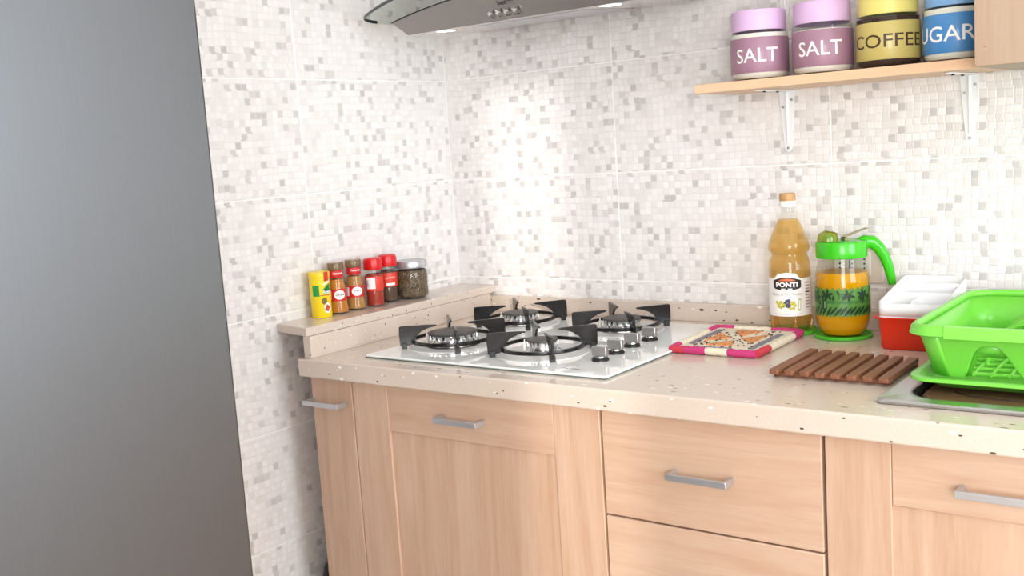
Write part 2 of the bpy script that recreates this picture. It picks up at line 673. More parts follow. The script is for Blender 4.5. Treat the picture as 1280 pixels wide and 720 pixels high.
HOODST = brushed_mat('hood_steel', (152, 148, 145), 0.3, 'X', 0.06)
CHROME = pmat('polished_steel', (215, 215, 216), 0.16, 1.0, noise=0.03)
SATIN = pmat('satin_steel', (196, 196, 200), 0.36, 0.75, noise=0.04)
SINKST = brushed_mat('sink_steel', (196, 198, 200), 0.28, 'X', 0.05)
BLACK = pmat('black_enamel', (15, 13, 13), 0.22, noise=0.1, nscale=200)
BLACKP = pmat('black_plastic', (16, 15, 15), 0.4, noise=0.1)
CAPGREY = pmat('burner_cap_enamel', (72, 66, 62), 0.5, noise=0.12, nscale=300)
HOBW = pmat('white_hob_glass', (252, 253, 251), 0.06, coat=0.4, noise=0.005)
EDGEG = pmat('hob_glass_edge', (96, 108, 104), 0.15, noise=0.05)
WHITEP = pmat('white_plastic', (247, 247, 248), 0.35, noise=0.01, sub=0.1)
WHITEM = pmat('white_bracket_enamel', (243, 243, 244), 0.4, noise=0.01)
REDP = pmat('red_plastic', (214, 44, 12), 0.32, noise=0.03, sub=0.05)
GREENP = pmat('lime_plastic', (126, 214, 76), 0.3, noise=0.02, sub=0.08)
GREENT = pmat('coaster_green', (76, 190, 42), 0.4, noise=0.03)
GREENJ = pmat('jug_lid_green', (62, 190, 28), 0.22, noise=0.02)
GLASS = glassmat('clear_glass')
PETG = glassmat('clear_pet', (250, 250, 248), 1.38, 0.04)
HOODG = glassmat('hood_glass', (243, 246, 244), 1.45, 0.01)
GLEDGE = pmat('hood_glass_edge', (38, 46, 46), 0.2, noise=0.05)
INKK = pmat('black_ink', (30, 26, 24), 0.6, noise=0.05)
INKW = pmat('white_ink', (250, 247, 244), 0.5, noise=0.01)

# ------------------------------------------------------------------ room shell
RX, RY, RZ = 3.4, -3.3, 2.6
struct('floor', MB().box(-0.1, RX + 0.1, RY - 0.1, 0.1, -0.08, 0.0), pmat('floor_tile', (206, 190, 172), 0.35, noise=0.06, nscale=6))
struct('ceiling', MB().box(-0.1, RX + 0.1, RY - 0.1, 0.1, RZ, RZ + 0.08), CEIL)
TB = 0.007     # tile thickness
wall_back = struct('wall_back', MB().box(-0.1, RX + 0.1, 0.0009, 0.1, 0, RZ), GROUT)
wall_left = struct('wall_left', MB().box(-0.1, -0.0009, RY, 0.0009, 0, RZ), GROUT)
# unseen rear and right walls; window openings added to let the light in
wx, wz = (1.98, 3.300), (0.76, 2.175)
struct('wall_rear', MB().plate([-0.1, wx[0], wx[1], RX + 0.1], [0, wz[0], wz[1], RZ], lambda a, b, t: (a, t, b),
       lambda i, j: not (i == 1 and j == 1), RY - 0.1, RY), PLASTER)
vy, vz = (-1.75, -0.55), (0.85, 2.15)
struct('wall_right', MB().plate([RY, vy[0], vy[1], 0.0], [0, vz[0], vz[1], RZ], lambda a, b, t: (t, a, b),
       lambda i, j: not (i == 1 and j == 1), RX, RX + 0.1), PLASTER)
FRAMEW = pmat('window_frame_white', (240, 240, 240), 0.4, noise=0.01)
PANE = glassmat('window_pane', (252, 253, 253), 1.2)
def window(name, fn, a0, a1, b0, b1, mull):
    m = MB()
    f = 0.045
    cells_a = [a0, a0 + f] + [c for q in mull for c in (q - f / 2, q + f / 2)] + [a1 - f, a1]
    m.plate(cells_a, [b0, b0 + f, b1 - f, b1], fn, lambda i, j: j != 1 or i % 2 == 0, 0.0, 0.05)
    o = struct(name, m, FRAMEW)
    edges = [a0 + f] + [c for q in mull for c in (q - f / 2, q + f / 2)] + [a1 - f]
    for i in range(0, len(edges), 2):
        q = MB().plate([edges[i], edges[i + 1]], [b0 + f, b1 - f], fn, lambda i, j: True, 0.022, 0.028)
        obj('pane', q, PANE, o, world=False, smooth=0)
# added window frames; bars kept outside the strip the sun comes through
window('added_window_1', lambda a, b, t: (a, RY - 0.09 + t, b), wx[0] - 0.045, wx[1] + 0.045, wz[0] - 0.045, wz[1] + 0.045, [])
window('added_window_2', lambda a, b, t: (RX + 0.03 + t, a, b), vy[0], vy[1], vz[0], vz[1], [-1.15])
bl = obj('sun_mask_blind', MB().box(1.99, 3.005, RY - 0.028, RY - 0.022, 0.77, 2.17).tube([(1.99, RY - 0.025, 0.775), (3.005, RY - 0.025, 0.775)], 0.008),
         pmat('blind_fabric', (242, 238, 230), 0.9, noise=0.02), smooth=0)  # added to block the sun except for the strip reaching the back wall
tag(bl, 'unseen white blind added over the rear window to narrow the sun', 'blind')

# wall tiles: 50 x 25 cm, each its own piece
tile_cache = {}
def tile_mesh(w_, h_):
    key = (round(w_, 3), round(h_, 3))
    if key not in tile_cache:
        b = 0.0008
        g = 0.0014
        mb = MB()
        x, z = w_ / 2 - g, h_ / 2 - g
        mb.add([(-x, TB, -z), (x, TB, -z), (x, TB, z), (-x, TB, z), (-x, b, -z), (x, b, -z), (x, b, z), (-x, b, z),
                (-x + b, 0, -z + b), (x - b, 0, -z + b), (x - b, 0, z - b), (-x + b, 0, z - b)],
               [(0, 1, 5, 4), (1, 2, 6, 5), (2, 3, 7, 6), (3, 0, 4, 7), (4, 5, 9, 8), (5, 6, 10, 9), (6, 7, 11, 10), (7, 4, 8, 11), (8, 9, 10, 11)])
        me = mb.mesh('wall_tile', smooth=0)
        me.materials.append(TILE)
        tile_cache[key] = me
    return tile_cache[key]
def put_tile(parent, w_, h_, loc, rz):
    o = bpy.data.objects.new('wall_tile', tile_mesh(w_, h_))
    COL.objects.link(o)
    o.parent = parent
    o.location = loc
    o.rotation_euler = (0, 0, rz)
xe = [0.0, 0.4955, 0.998, 1.5, 2.0, 2.5]
for k in range(3, 10):
    for a, b_ in zip(xe, xe[1:]):
        put_tile(wall_back, b_ - a, 0.25, ((a + b_) / 2, 0, k * 0.25 + 0.125), 0)
ye = [0.0, -0.499, -0.999, -1.5]
for k in range(0, 10):
    for a, b_ in zip(ye, ye[1:]):
        put_tile(wall_left, a - b_, 0.25, (0, (a + b_) / 2, k * 0.25 + 0.125), PI / 2)

# ------------------------------------------------------------------ worktop
ZC = 0.9155
wt = obj('worktop', MB().plate([0.087, 0.262, 0.775, 1.290, 2.03, 2.15], [-0.646, -0.548, -0.535, -0.125, -0.0005], lambda a, b, t: (a, b, t),
         lambda i, j: not (i == 1 and j in (2,)) and not (i == 3 and j in (1, 2)), ZC - 0.038, ZC), STONE, bevel=0.0035, seg=3)
tag(wt, 'beige stone worktop with white and dark chips', 'worktop')
us = obj('side_upstand', MB().box(0.097, 0.1175, -0.634, -0.0205, ZC, 0.962), STONE, bevel=0.001)
tag(us, 'low beige stone upstand along the worktop end under the ledge', 'upstand')
ub = obj('rear_upstand', MB().box(0.0005, 2.15, -0.0195, -0.0005, ZC, 0.9555), STONE, bevel=0.001)
tag(ub, 'long low beige stone upstand between worktop and tiled back wall', 'upstand')
lg = obj('spice_ledge', MB().add([(0.0005, -0.6185, 0.9625), (0.116, -0.640, 0.9625), (0.121, -0.0005, 0.9625), (0.0005, -0.0005, 0.9625),
                                  (0.0005, -0.6185, 0.981), (0.116, -0.640, 0.981), (0.121, -0.0005, 0.981), (0.0005, -0.0005, 0.981)],
                                 [(0, 3, 2, 1), (4, 5, 6, 7), (0, 1, 5, 4), (1, 2, 6, 5), (2, 3, 7, 6), (3, 0, 4, 7)]), STONE, bevel=0.0015)
tag(lg, 'narrow beige stone ledge against the tiled side wall carrying the spices', 'ledge')

# ------------------------------------------------------------------ base cabinets
YF = -0.626          # face of the doors
ZT, ZB = 0.8745, 0.115
def handle(parent, x0, x1, z, plane=YF):
    """squared bar handle on two legs"""
    h, t = 0.0105, 0.007
    y1, y0 = plane, plane - 0.030
    mb = MB().plate([x0, x0 + t, x1 - t, x1], [y0, y0 + t, y1], lambda a, b, c: (a, b, c), lambda i, j: not (i == 1 and j == 1), z - h / 2, z + h / 2)
    return obj('handle', mb, SATIN, parent, bevel=0.0007)
def carcass(t, x0, x1):
    mb = MB().box(x0, x1, -0.604, -0.03, 0.10, ZC - 0.0385)
    obj('carcass', mb, WOODV, t, smooth=0)
    obj('plinth', MB().box(x0, x1, -0.545, -0.53, 0.0, 0.099), WOODH, t, smooth=0)
def slab(t, name, x0, x1, z0, z1, mat):
    return obj(name, MB().box(x0, x1, YF, YF + 0.0215, z0, z1), mat, t, bevel=0.0018)
def shaker(t, x0, x1, z0, z1, sw=0.0965, rh=0.0935, right=True):
    """frame and panel door: two stiles, two rails and a recessed panel"""
    d = obj('door', MB().box(x0 + sw - 0.006, x1 - sw + 0.006, YF + 0.0045, YF + 0.0165, z0 + rh - 0.006, z1 - rh + 0.006), WOODV, t, smooth=0, label='recessed beech door panel')
    obj('stile', MB().box(x0, x0 + sw - 0.0004, YF, YF + 0.0215, z0, z1), WOODV, d, bevel=0.0014)
    obj('stile', MB().box(x1 - sw + 0.0004, x1, YF, YF + 0.0215, z0, z1), WOODV, d, bevel=0.0014)
    obj('rail', MB().box(x0 + sw, x1 - sw, YF + 0.0006, YF + 0.0215, z1 - rh, z1), WOODH, d, bevel=0.0014)
    obj('rail', MB().box(x0 + sw, x1 - sw, YF + 0.0006, YF + 0.0215, z0, z0 + rh), WOODH, d, bevel=0.0014)
    return d
t = thing('base_cabinet', 'narrow beech pull-out cabinet at the end of the worktop by the side wall', 'cabinet', (0.16, -0.32, 0))
carcass(t, 0.104, 0.219)
d = slab(t, 'door', 0.1005, 0.2195, ZB, ZT, WOODV)
handle(d, 0.1000, 0.2035, 0.8245)
t = thing('base_cabinet', 'wide beech cabinet with framed panel door under the gas hob', 'cabinet', (0.52, -0.32, 0))
carcass(t, 0.2205, 0.8145)
d = shaker(t, 0.2225, 0.8135, ZB, ZT)
handle(d, 0.4600, 0.5640, 0.8245)
t = thing('base_cabinet', 'beech drawer cabinet with plain fronts between the two panel door cabinets', 'cabinet', (1.01, -0.32, 0))
carcass(t, 0.8165, 1.2005)
for (z0, z1) in ((0.6915, ZT), (0.4045, 0.6885), (ZB, 0.4015)):
    d = slab(t, 'drawer', 0.8175, 1.1995, z0, z1, WOODH)
    handle(d, 0.9510, 1.0570, z0 + (z1 - z0) * 0.5 if z0 > 0.5 else z1 - 0.10)
t = thing('base_cabinet', 'beech cabinet with framed panel doors under the steel sink', 'cabinet', (1.67, -0.32, 0))
for x0_, x1_ in ((1.2025, 1.2205), (2.1220, 2.1400)):
    obj('side_panel', MB().box(x0_, x1_, -0.604, -0.03, 0.10, ZC - 0.0385), WOODV, t, smooth=0)
obj('bottom_panel', MB().box(1.2210, 2.1215, -0.604, -0.03, 0.10, 0.118), WOODH, t, smooth=0)
obj('plinth', MB().box(1.2025, 2.1400, -0.545, -0.53, 0.0, 0.099), WOODH, t, smooth=0)
d = shaker(t, 1.2045, 1.6700, ZB, ZT)
handle(d, 1.3930, 1.4990, 0.8205)
d = shaker(t, 1.6730, 2.1385, ZB, ZT)
handle(d, 1.8500, 1.9560, 0.8205)

# gas hose standing in the gap beside the narrow cabinet
t = thing('gas_pipe', 'dark gas pipe in the gap between tiled side wall and narrow cabinet', 'pipe', (0.055, -0.5, 0.0))
obj('pipe', MB().tube([(0.055, -0.585, 0.0), (0.055, -0.585, 0.40), (0.055, -0.575, 0.425), (0.055, -0.55, 0.435), (0.055, -0.30, 0.435)], 0.017, 12), BLACKP, t)
obj('collar', MB().tube([(0.055, -0.585, 0.36), (0.055, -0.585, 0.385)], 0.021, 12), SATIN, t)

# ------------------------------------------------------------------ fridge
t = thing('fridge', 'tall brushed grey steel fridge standing along the tiled side wall', 'fridge', (0.35, -1.58, 0))
obj('body', MB().box(0.03, 0.628, -1.88, -1.283, 0.03, 1.90), pmat('fridge_body_grey', (120, 118, 118), 0.5, noise=0.03), t, bevel=0.004)
ud = obj('upper_door', MB().box(0.635, 0.70, -1.8815, -1.2785, 0.735, 1.90), FRIDGE, t, bevel=0.004)
ld = obj('lower_door', MB().box(0.635, 0.70, -1.8815, -1.2785, 0.06, 0.729), FRIDGE, t, bevel=0.004)
for d_, z0, z1 in ((ud, 0.85, 1.35), (ld, 0.25, 0.66)):
    obj('handle', MB().tube([(0.70, -1.84, z0), (0.735, -1.84, z0 + 0.005), (0.738, -1.84, z0 + 0.03), (0.738, -1.84, z1 - 0.03), (0.735, -1.84, z1 - 0.005), (0.70, -1.84, z1)], 0.009, 10), SATIN, d_)
obj('plinth', MB().box(0.06, 0.61, -1.87, -1.29, 0.0, 0.03), BLACKP, t, smooth=0)

# ------------------------------------------------------------------ gas hob
HX0, HX1, HY0, HY1 = 0.2285, 0.8070, -0.588, -0.080
t = thing('gas_hob', 'white glass gas hob with four burners set in the stone worktop', 'hob', (0.517, -0.334, ZC))
HZ = ZC + 0.0065
obj('glass_top', MB().rloft([(HX0 + .0015, HX1 - .0015, HY0 + .0015, HY1 - .0015, .004, ZC + .0022), (HX0, HX1, HY0, HY1, .005, ZC + .004),
                             (HX0, HX1, HY0, HY1, .005, HZ - .0008), (HX0 + .0008, HX1 - .0008, HY0 + .0008, HY1 - .0008, .005, HZ)]), HOBW, t)
obj('base_gasket', MB().box(HX0 + .0006, HX1 - .0006, HY0 + .0006, HY1 - .0006, ZC, ZC + .0026), EDGEG, t, smooth=0, label='dark edge strip under the glass')
def burner(cx, cy, cr, ring, hgt):
    dish = MB().lathe([(0, 0), (ring + .010, 0), (ring + .010, .0005), (0, .0005)], 40, (cx, cy, HZ))
    b = obj('burner', MB().lathe([(0, 0.0015), (cr + .012, .0015), (cr + .011, .004), (cr + .003, .006), (cr + .001, hgt * .55), (cr + .003, hgt * .8), (0, hgt * .8)], 36, (cx, cy, HZ)), CHROME, t, label='polished burner base')
    obj('spill_dish', dish, pmat('dish_white', (236, 236, 234), .35, noise=.01), b)
    nb = 20
    teeth = MB()
    for i in range(nb):
        a = 2 * PI * i / nb
        ca, sa = math.cos(a), math.sin(a)
        q = []
        for r, dz in ((cr - .002, hgt * .5), (cr + .0042, hgt * .5), (cr + .0042, hgt * .82), (cr - .002, hgt * .82)):
            q.append((r, dz))
        teeth.prism(q, lambda r, z_, tt: (cx + r * ca - tt * sa, cy + r * sa + tt * ca, HZ + z_), -.0022, .0022)
    obj('flame_ring', teeth, CHROME, b, smooth=0)
    obj('burner_cap', MB().lathe([(0, hgt * .8), (cr + .003, hgt * .8), (cr + .005, hgt * .86), (cr + .004, hgt * .95), (cr - .004, hgt), (0, hgt)], 36, (cx, cy, HZ)), CAPGREY, b, label='dark burner cap')
    ga = math.radians(200)
    obj('spark_plug', MB().lathe([(.003, .002), (.003, hgt * .7), (.0012, hgt * .72), (.0012, hgt * .9)], 8, (cx + (cr + .011) * math.cos(ga), cy + (cr + .011) * math.sin(ga), HZ)), INKW, b)
    s = obj('pan_support', MB().lathe([(ring - .0035, .0105), (ring + .003, .0105), (ring + .0035, .0125), (ring + .003, .0175), (ring - .003, .0175), (ring - .0035, .0155), (ring - .0035, .0105)], 44, (cx, cy, HZ), (False, False)), BLACK, t, label='black ring of the pan support')
    o_ = ring + .027
    poly = [(ring + .002, .007), (o_ - .010, .005), (o_, .006), (o_ + .001, .030), (o_, .0455), (o_ - .004, .047), (ring - .03, .0462), (.036, .0455), (.0315, .0440), (.034, .0420),
            (ring - .034, .0395), (ring - .020, .034), (ring - .009, .0255), (ring - .002, .015)]
    for k in range(4):
        a = PI / 4 + k * PI / 2
        ca, sa = math.cos(a), math.sin(a)
        fn = lambda r, z_, tt: (cx + r * ca - tt * sa, cy + r * sa + tt * ca, HZ + z_)
        am = obj('support_arm', MB().prism(poly, fn, -.0025, .0025), BLACK, s, bevel=.0007)
        obj_f = MB().prism([(o_ - .014, 0), (o_ - .003, 0), (o_ - .003, .012), (o_ - .014, .012)], fn, -.0055, .0055)
        am.data  # arm and its foot move together
        f_ = obj('support_foot', obj_f, BLACKP, s, bevel=.001)
burner(0.3380, -0.4360, 0.047, 0.084, 0.030)
burner(0.3300, -0.1830, 0.036, 0.080, 0.029)
burner(0.5760, -0.4460, 0.026, 0.082, 0.029)
burner(0.6000, -0.1860, 0.036, 0.080, 0.029)
for kx, ky in ((0.7260, -0.4750), (0.7190, -0.4080), (0.7150, -0.3400), (0.7160, -0.2720)):
    k_ = obj('control_knob', MB().lathe([(0, 0), (.0165, 0), (.0165, .003), (.0140, .0062), (0, .0062)], 28, (kx, ky, HZ)), BLACKP, t, label='round black knob base')
    obj('knob_collar', MB().lathe([(0, .0062), (.0098, .0062), (.0092, .0085), (0, .0088)], 20, (kx, ky, HZ)), CHROME, k_)
    obj('knob_grip', MB().box(kx - .0155, kx + .0155, ky - .0052, ky + .0052, HZ + .0085, HZ + .0265), pmat('knob_steel', (196, 194, 194), 0.3, 1.0, noise=.03), k_, bevel=.0009, label='flat square steel grip')
mk = MB()
for i in range(9):
    if i in (3,): continue
    mk.box(0.6960 + i * .0042, 0.6960 + i * .0042 + .0030, -0.5560, -0.5535, HZ, HZ + .0002)
obj('brand_print', mk, INKK, t, smooth=0, label='tiny dark brand lettering')

# ------------------------------------------------------------------ extractor hood
t = thing('cooker_hood', 'steel cooker hood with curved glass canopy above the gas hob', 'hood', (0.455, -0.15, 1.585))
HC = 0.455
def arch(x, base, k, half):
    return base + k * (1 - ((x - HC) / half) ** 2)
body = MB()
nb = 20
secs = []
for i in range(nb + 1):
    s_ = -1 + 2 * i / nb
    xb, xt = HC + s_ * 0.299, HC + s_ * 0.325
    zt = 1.613 + 0.035 * (1 - s_ * s_)
    secs.append([(xb, -0.300, 1.585), (xt, -0.322, zt), (xt, -0.002, zt), (xb, -0.002, 1.6085)])
vs = [p for s_ in secs for p in s_]
fs = []
for i in range(nb):
    a, b_ = i * 4, (i + 1) * 4
    for k in range(3):
        fs.append((a + k, b_ + k, b_ + k + 1, a + k + 1))
fs += [(0, 1, 2, 3), (nb * 4, nb * 4 + 3, nb * 4 + 2, nb * 4 + 1)]
body.add(vs, fs)
bo = obj('body', body, HOODST, t, smooth=20)
# underside panel, light polished filter tray
obj('underside', MB().add([(HC - .299, -.300, 1.585), (HC + .299, -.300, 1.585), (HC + .299, -.002, 1.6085), (HC - .299, -.002, 1.6085)], [(0, 1, 2, 3)]),
    pmat('hood_underside_steel', (226, 220, 216), 0.22, 1.0, noise=.02), t, smooth=0, solid=0.001, label='polished underside')
fl = MB()
def und(x, y, dz=0.0):
    return (x, y, 1.585 + 0.0235 * (y + .300) / .298 - dz)
for x0, x1 in ((HC - .135, HC - .004), (HC + .004, HC + .135)):
    vsl = [und(x0, -.255, .0012), und(x1, -.255, .0012), und(x1, -.05, .0012), und(x0, -.05, .0012)]
    obj('grease_filter', MB().add(vsl, [(0, 1, 2, 3)]), SATIN, t, smooth=0, solid=0.0012)
LAMPM = pmat('hood_lamp_lens', (255, 250, 240), 0.3, emit=3.0)
for lx in (HC - .2115, HC + .2115):
    p_ = und(lx - .004, -.2715)
    lr = obj('lamp', MB().lathe([(.0275, -.0010), (.0245, -.002), (.0235, 0), (.0275, .0)], 28, p_, (False, False)), CHROME, t)
    obj('lamp_lens', MB().lathe([(0, -.0010), (.0235, -.0010), (.0235, -.0004), (0, -.0004)], 28, p_), LAMPM, lr, label='lit white lamp lens')
# glass canopy: arched sheet with bowed front edge and dark cut edge
def gl_z(x):
    return 1.626 + 0.030 * (1 - ((x - HC) / 0.42) ** 2)
def gl_front(x):
    s_ = (x - HC) / 0.42
    y = -0.325 - 0.115 * (1 - s_ * s_)
    if abs(s_) > 0.93:
        q = (abs(s_) - 0.93) / 0.07
        y += 0.055 * (1 - math.sqrt(max(0, 1 - q * q)))
    return y
gx = [HC + 0.42 * math.sin(PI / 2 * (-1 + 2 * i / 48)) for i in range(49)]
ny = 7
gv, gf = [], []
for tz in (0.0, 0.007):
    for x in gx:
        for j in range(ny):
            y = gl_front(x) + (-0.004 - gl_front(x)) * j / (ny - 1)
            gv.append((x, y, gl_z(x) + tz))
npn = len(gx) * ny
for i in range(48):
    for j in range(ny - 1):
        a = i * ny + j
        gf.append((a, a + ny, a + ny + 1, a + 1))
        gf.append((a + npn, a + 1 + npn, a + ny + 1 + npn, a + ny + npn))
gc = obj('glass_canopy', MB().add(gv, gf), HOODG, t, smooth=50, label='clear curved glass canopy')
rim = [(x, gl_front(x), gl_z(x)) for x in gx]
ev, ef = [], []
for (x, y, z) in rim:
    ev += [(x, y, z), (x, y - .001, z + .0035), (x, y, z + .007), (x, y + .002, z + .0035)]
for i in range(len(rim) - 1):
    for k in range(4):
        ef.append((i * 4 + k, i * 4 + 4 + k, i * 4 + 4 + (k + 1) % 4, i * 4 + (k + 1) % 4))
obj('glass_edge', MB().add(ev, ef), GLEDGE, gc, smooth=50, label='dark cut edge of the glass')
sv, sf = [], []
for x_ in (gx[0], gx[-1]):
    o0 = len(sv)
    y0_ = gl_front(x_)
    sv += [(x_, y0_, gl_z(x_)), (x_, -.004, gl_z(x_)), (x_, -.004, gl_z(x_) + .007), (x_, y0_, gl_z(x_) + .007)]
    sf.append((o0, o0 + 1, o0 + 2, o0 + 3))
obj('glass_side', MB().add(sv, sf), HOODG, gc, smooth=0)
gk = [(HC + s_ * 0.326, -0.3235, 1.6135 + 0.035 * (1 - s_ * s_)) for s_ in [-1 + i / 12 for i in range(25)]]
obj('arch_line', MB().tube(gk, 0.0016, 6), BLACKP, t)  # thin black line along the arched top of the front face
obj('chimney', MB().box(HC - .14, HC + .14, -.26, -.002, 1.66, 2.598), HOODST, t, bevel=.002)
# push buttons and print on the front face
def hf(x, v, d=0.0004):       # point on the front face, v = 0 bottom .. 1 near the arch foot
    return (x, -0.300 - 0.022 * v - d, 1.585 + 0.028 * v + d * .3)
for i, bx in enumerate((0.3985, 0.4190, 0.4400, 0.4625)):
    p_ = Vector(hf(bx, .54))
    bt = obj('push_button', MB().tube([p_, p_ + Vector((0, -.004, -.001))], .0042, 14), CHROME, t)
    dots = MB()
    n_ = max(1, i)
    for j in range(n_):
        cx_ = bx + (j - (n_ - 1) / 2) * .0048
        q = [hf(cx_ + dx, .27 + dv) for dx, dv in ((-.0013, -.05), (.0013, -.05), (.0013, .05), (-.0013, .05))]
        dots.add(q, [(0, 1, 2, 3)])
    if i == 0:
        dots = MB().add([hf(bx + dx, .27 + dv) for dx, dv in ((-.0011, -.10), (.0011, -.10), (.0011, .10), (-.0011, .10))], [(0, 1, 2, 3)])
    obj('button_mark', dots, INKK, bt, smooth=0)
flat_decal('logo_lettering', text_bm('best', 0.03), 0.022, 0.0105, lambda a, b: tuple(Vector(hf(0.4385 + a, 1.14 + b / .034)) - Vector(parent_loc(t))), INKK, t)

# ------------------------------------------------------------------ wall shelf with brackets, upper shelf, wall cabinet
def bracket(parent, xc, ztop, wt_=0.035, wb=0.0155, h=0.125, arm=0.15):
    b = obj('bracket', MB().prism([(xc - wt_ / 2, ztop), (xc - wb / 2, ztop - h + .006), (xc - wb / 2 + .003, ztop - h + .0015), (xc, ztop - h), (xc + wb / 2 - .003, ztop - h + .0015), (xc + wb / 2, ztop - h + .006), (xc + wt_ / 2, ztop)],
            lambda a, c, y: (a, y, c), -.0008, -.0028), WHITEM, parent, bevel=.0005, label='white enamelled steel bracket')
    obj('bracket_arm', MB().prism([(xc - wt_ / 2, -.0028), (xc - .007, -arm + .004), (xc - .003, -arm), (xc + .003, -arm), (xc + .007, -arm + .004), (xc + wt_ / 2, -.0028)], lambda a, y, z_: (a, y, z_), ztop - .0026, ztop - .0004), WHITEM, b, bevel=.0004)
    obj('bracket_rib', MB().tube([(xc, -.0034, ztop - .004), (xc, -.0032, ztop - .030), (xc, -.0030, ztop - .070), (xc, -.0026, ztop - h + .016)], [.0036, .0036, .003, .0022], 8), WHITEM, b)
    for dx, dz in ((-.0085, .034), (.0100, .020), (0.0, h - .0075)):
        p_ = (xc + dx, -.0028, ztop - dz)
        obj('screw', MB().tube([p_, (p_[0], -.0045, p_[2])], .0027, 12), SATIN, b)
    for yy in (-.05, -.115):
        obj('screw', MB().tube([(xc, yy, ztop - .0026), (xc, yy, ztop - .005)], .003, 10), pmat('dark_screw', (70, 66, 62), .4, 1.0, noise=.05), b)
SH = 1.4025
t = thing('wall_shelf', 'pale beech wall shelf on two white brackets carrying the labelled jars', 'shelf', (1.07, -0.1, SH))
obj('board', MB().box(0.8005, 1.337, -0.200, -0.0008, SH, SH + 0.0175), SHELFW, t, bevel=.0008)
bracket(t, 0.9085, SH)
bracket(t, 1.2600, SH)
t = thing('wall_shelf', 'higher pale beech wall shelf above the shelf of labelled jars', 'shelf', (1.07, -0.1, 1.672))
obj('board', MB().box(0.8005, 1.337, -0.200, -0.0008, 1.672, 1.6895), SHELFW, t, bevel=.0008)
bracket(t, 0.9095, 1.672)
bracket(t, 1.2600, 1.672)
t = thing('wall_cabinet', 'pale wood wall cabinet at the end of the jar shelf', 'cabinet', (1.64, -0.15, 1.40))
obj('carcass', MB().box(1.339, 1.939, -0.281, -0.0008, 1.4005, 2.10), CABW, t, smooth=0)
d = obj('door', MB().box(1.3392, 1.937, -0.301, -0.2825, 1.4000, 2.10), CABW, t, bevel=.0012)
obj('handle', MB().plate([1.880, 1.887, 1.893, 1.900][0:2] + [1.8905], [1.44, 1.447, 1.539, 1.546], lambda a, b, c: (a, c, b), lambda i, j: True, -.331, -.324).box(1.880, 1.8905, -.325, -.301, 1.44, 1.447).box(1.880, 1.8905, -.325, -.301, 1.539, 1.546), SATIN, d, smooth=0)
obj('knot', MB().tube([(1.3525, -.3008, 1.4300), (1.3560, -.3014, 1.4305)], .0007, 6), pmat('knot_brown', (150, 104, 70), .6, noise=.1), d)

# ------------------------------------------------------------------ labelled jars on the shelf
JR, JH = 0.0550, 0.133
jar_prof = [(0, 0), (.047, 0), (.0525, .002), (JR, .008), (JR, .086), (.0545, .090), (.050, .096), (.0485, .099), (.0485, .112)]
jar_in = [(0, .004), (.047, .004), (.0525, .009), (.0534, .012), (.0534, .087)]
lid_prof = [(0, .133), (.048, .133), (.0505, .1322), (.0516, .130), (.0518, .096), (.0512, .0938), (.0495, .0935)]
SALTC = grain_mat('salt_grains', [(236, 222, 212), (250, 242, 234), (244, 232, 224)], 900)
COFFC = grain_mat('coffee_grounds', [(44, 24, 16), (70, 40, 26), (28, 16, 12)], 700)
SUGC = grain_mat('sugar_grains', [(244, 236, 226), (252, 248, 240)], 900)
def jar(x, label, lidcol, labcol, txt, tw, th, tcol, rot, content, top, lname):
    t = thing('storage_jar', label, 'jar', (x, -0.118, SH + 0.0176))
    obj('glass_body', MB().lathe(jar_prof, 48, (0, 0, 0), (True, False)), GLASS, t, world=False)
    pr = [p for p in jar_in if p[1] < top] + [(.0534, top), (.03, top + .0015), (0, top + .001)]
    obj('contents', MB().lathe(pr, 40), content, t, world=False)
    obj('lid', MB().lathe(lid_prof, 48, (0, 0, 0), (False, False)), pmat('jar_lid_' + lname, lidcol, .45, noise=.015), t, world=False)
    f = face(x, -0.118)
    lab = obj('paper_band', MB().lathe([(JR + .0003, .0140), (JR + .0006, .0145), (JR + .0006, .0795), (JR + .0003, .0800)], 64, (0, 0, 0), (False, False)), pmat('jar_band_' + lname, labcol, .45, noise=.03, nscale=40, coat=.25), t, world=False)
    wrapped('lettering', text_bm(txt, 0.006), JR + .0006, f + math.radians(rot), .0465, tw, th, tcol, t)
    return t
jar(0.9025, 'lilac lidded jar lettered SALT, standing at the open end of the shelf', (222, 186, 226), (160, 120, 140), 'SALT', .083, .0265, INKW, -6, SALTC, .088, 'lilac')
jar(1.0285, 'lilac lidded jar lettered SALT, standing next to the yellow COFFEE jar', (222, 186, 226), (160, 120, 140), 'SALT', .083, .0265, INKW, -6, SALTC, .0815, 'lilac')
jar(1.1500, 'yellow lidded jar lettered COFFEE on the wall shelf', (236, 222, 128), (200, 184, 106), 'COFFEE', .138, .0235, pmat('coffee_lettering', (70, 46, 22), .5, noise=.05), -2, COFFC, .0885, 'yellow')
jar(1.2675, 'blue lidded jar lettered SUGAR beside the wall cabinet', (128, 176, 224), (70, 138, 200), 'SUGAR', .128, .0265, INKW, -34, SUGC, .0895, 'blue')

# ------------------------------------------------------------------ spices on the ledge
ZL = 0.9812
def at_cam(x, y, deg):
    return face(x, y) + math.radians(deg)
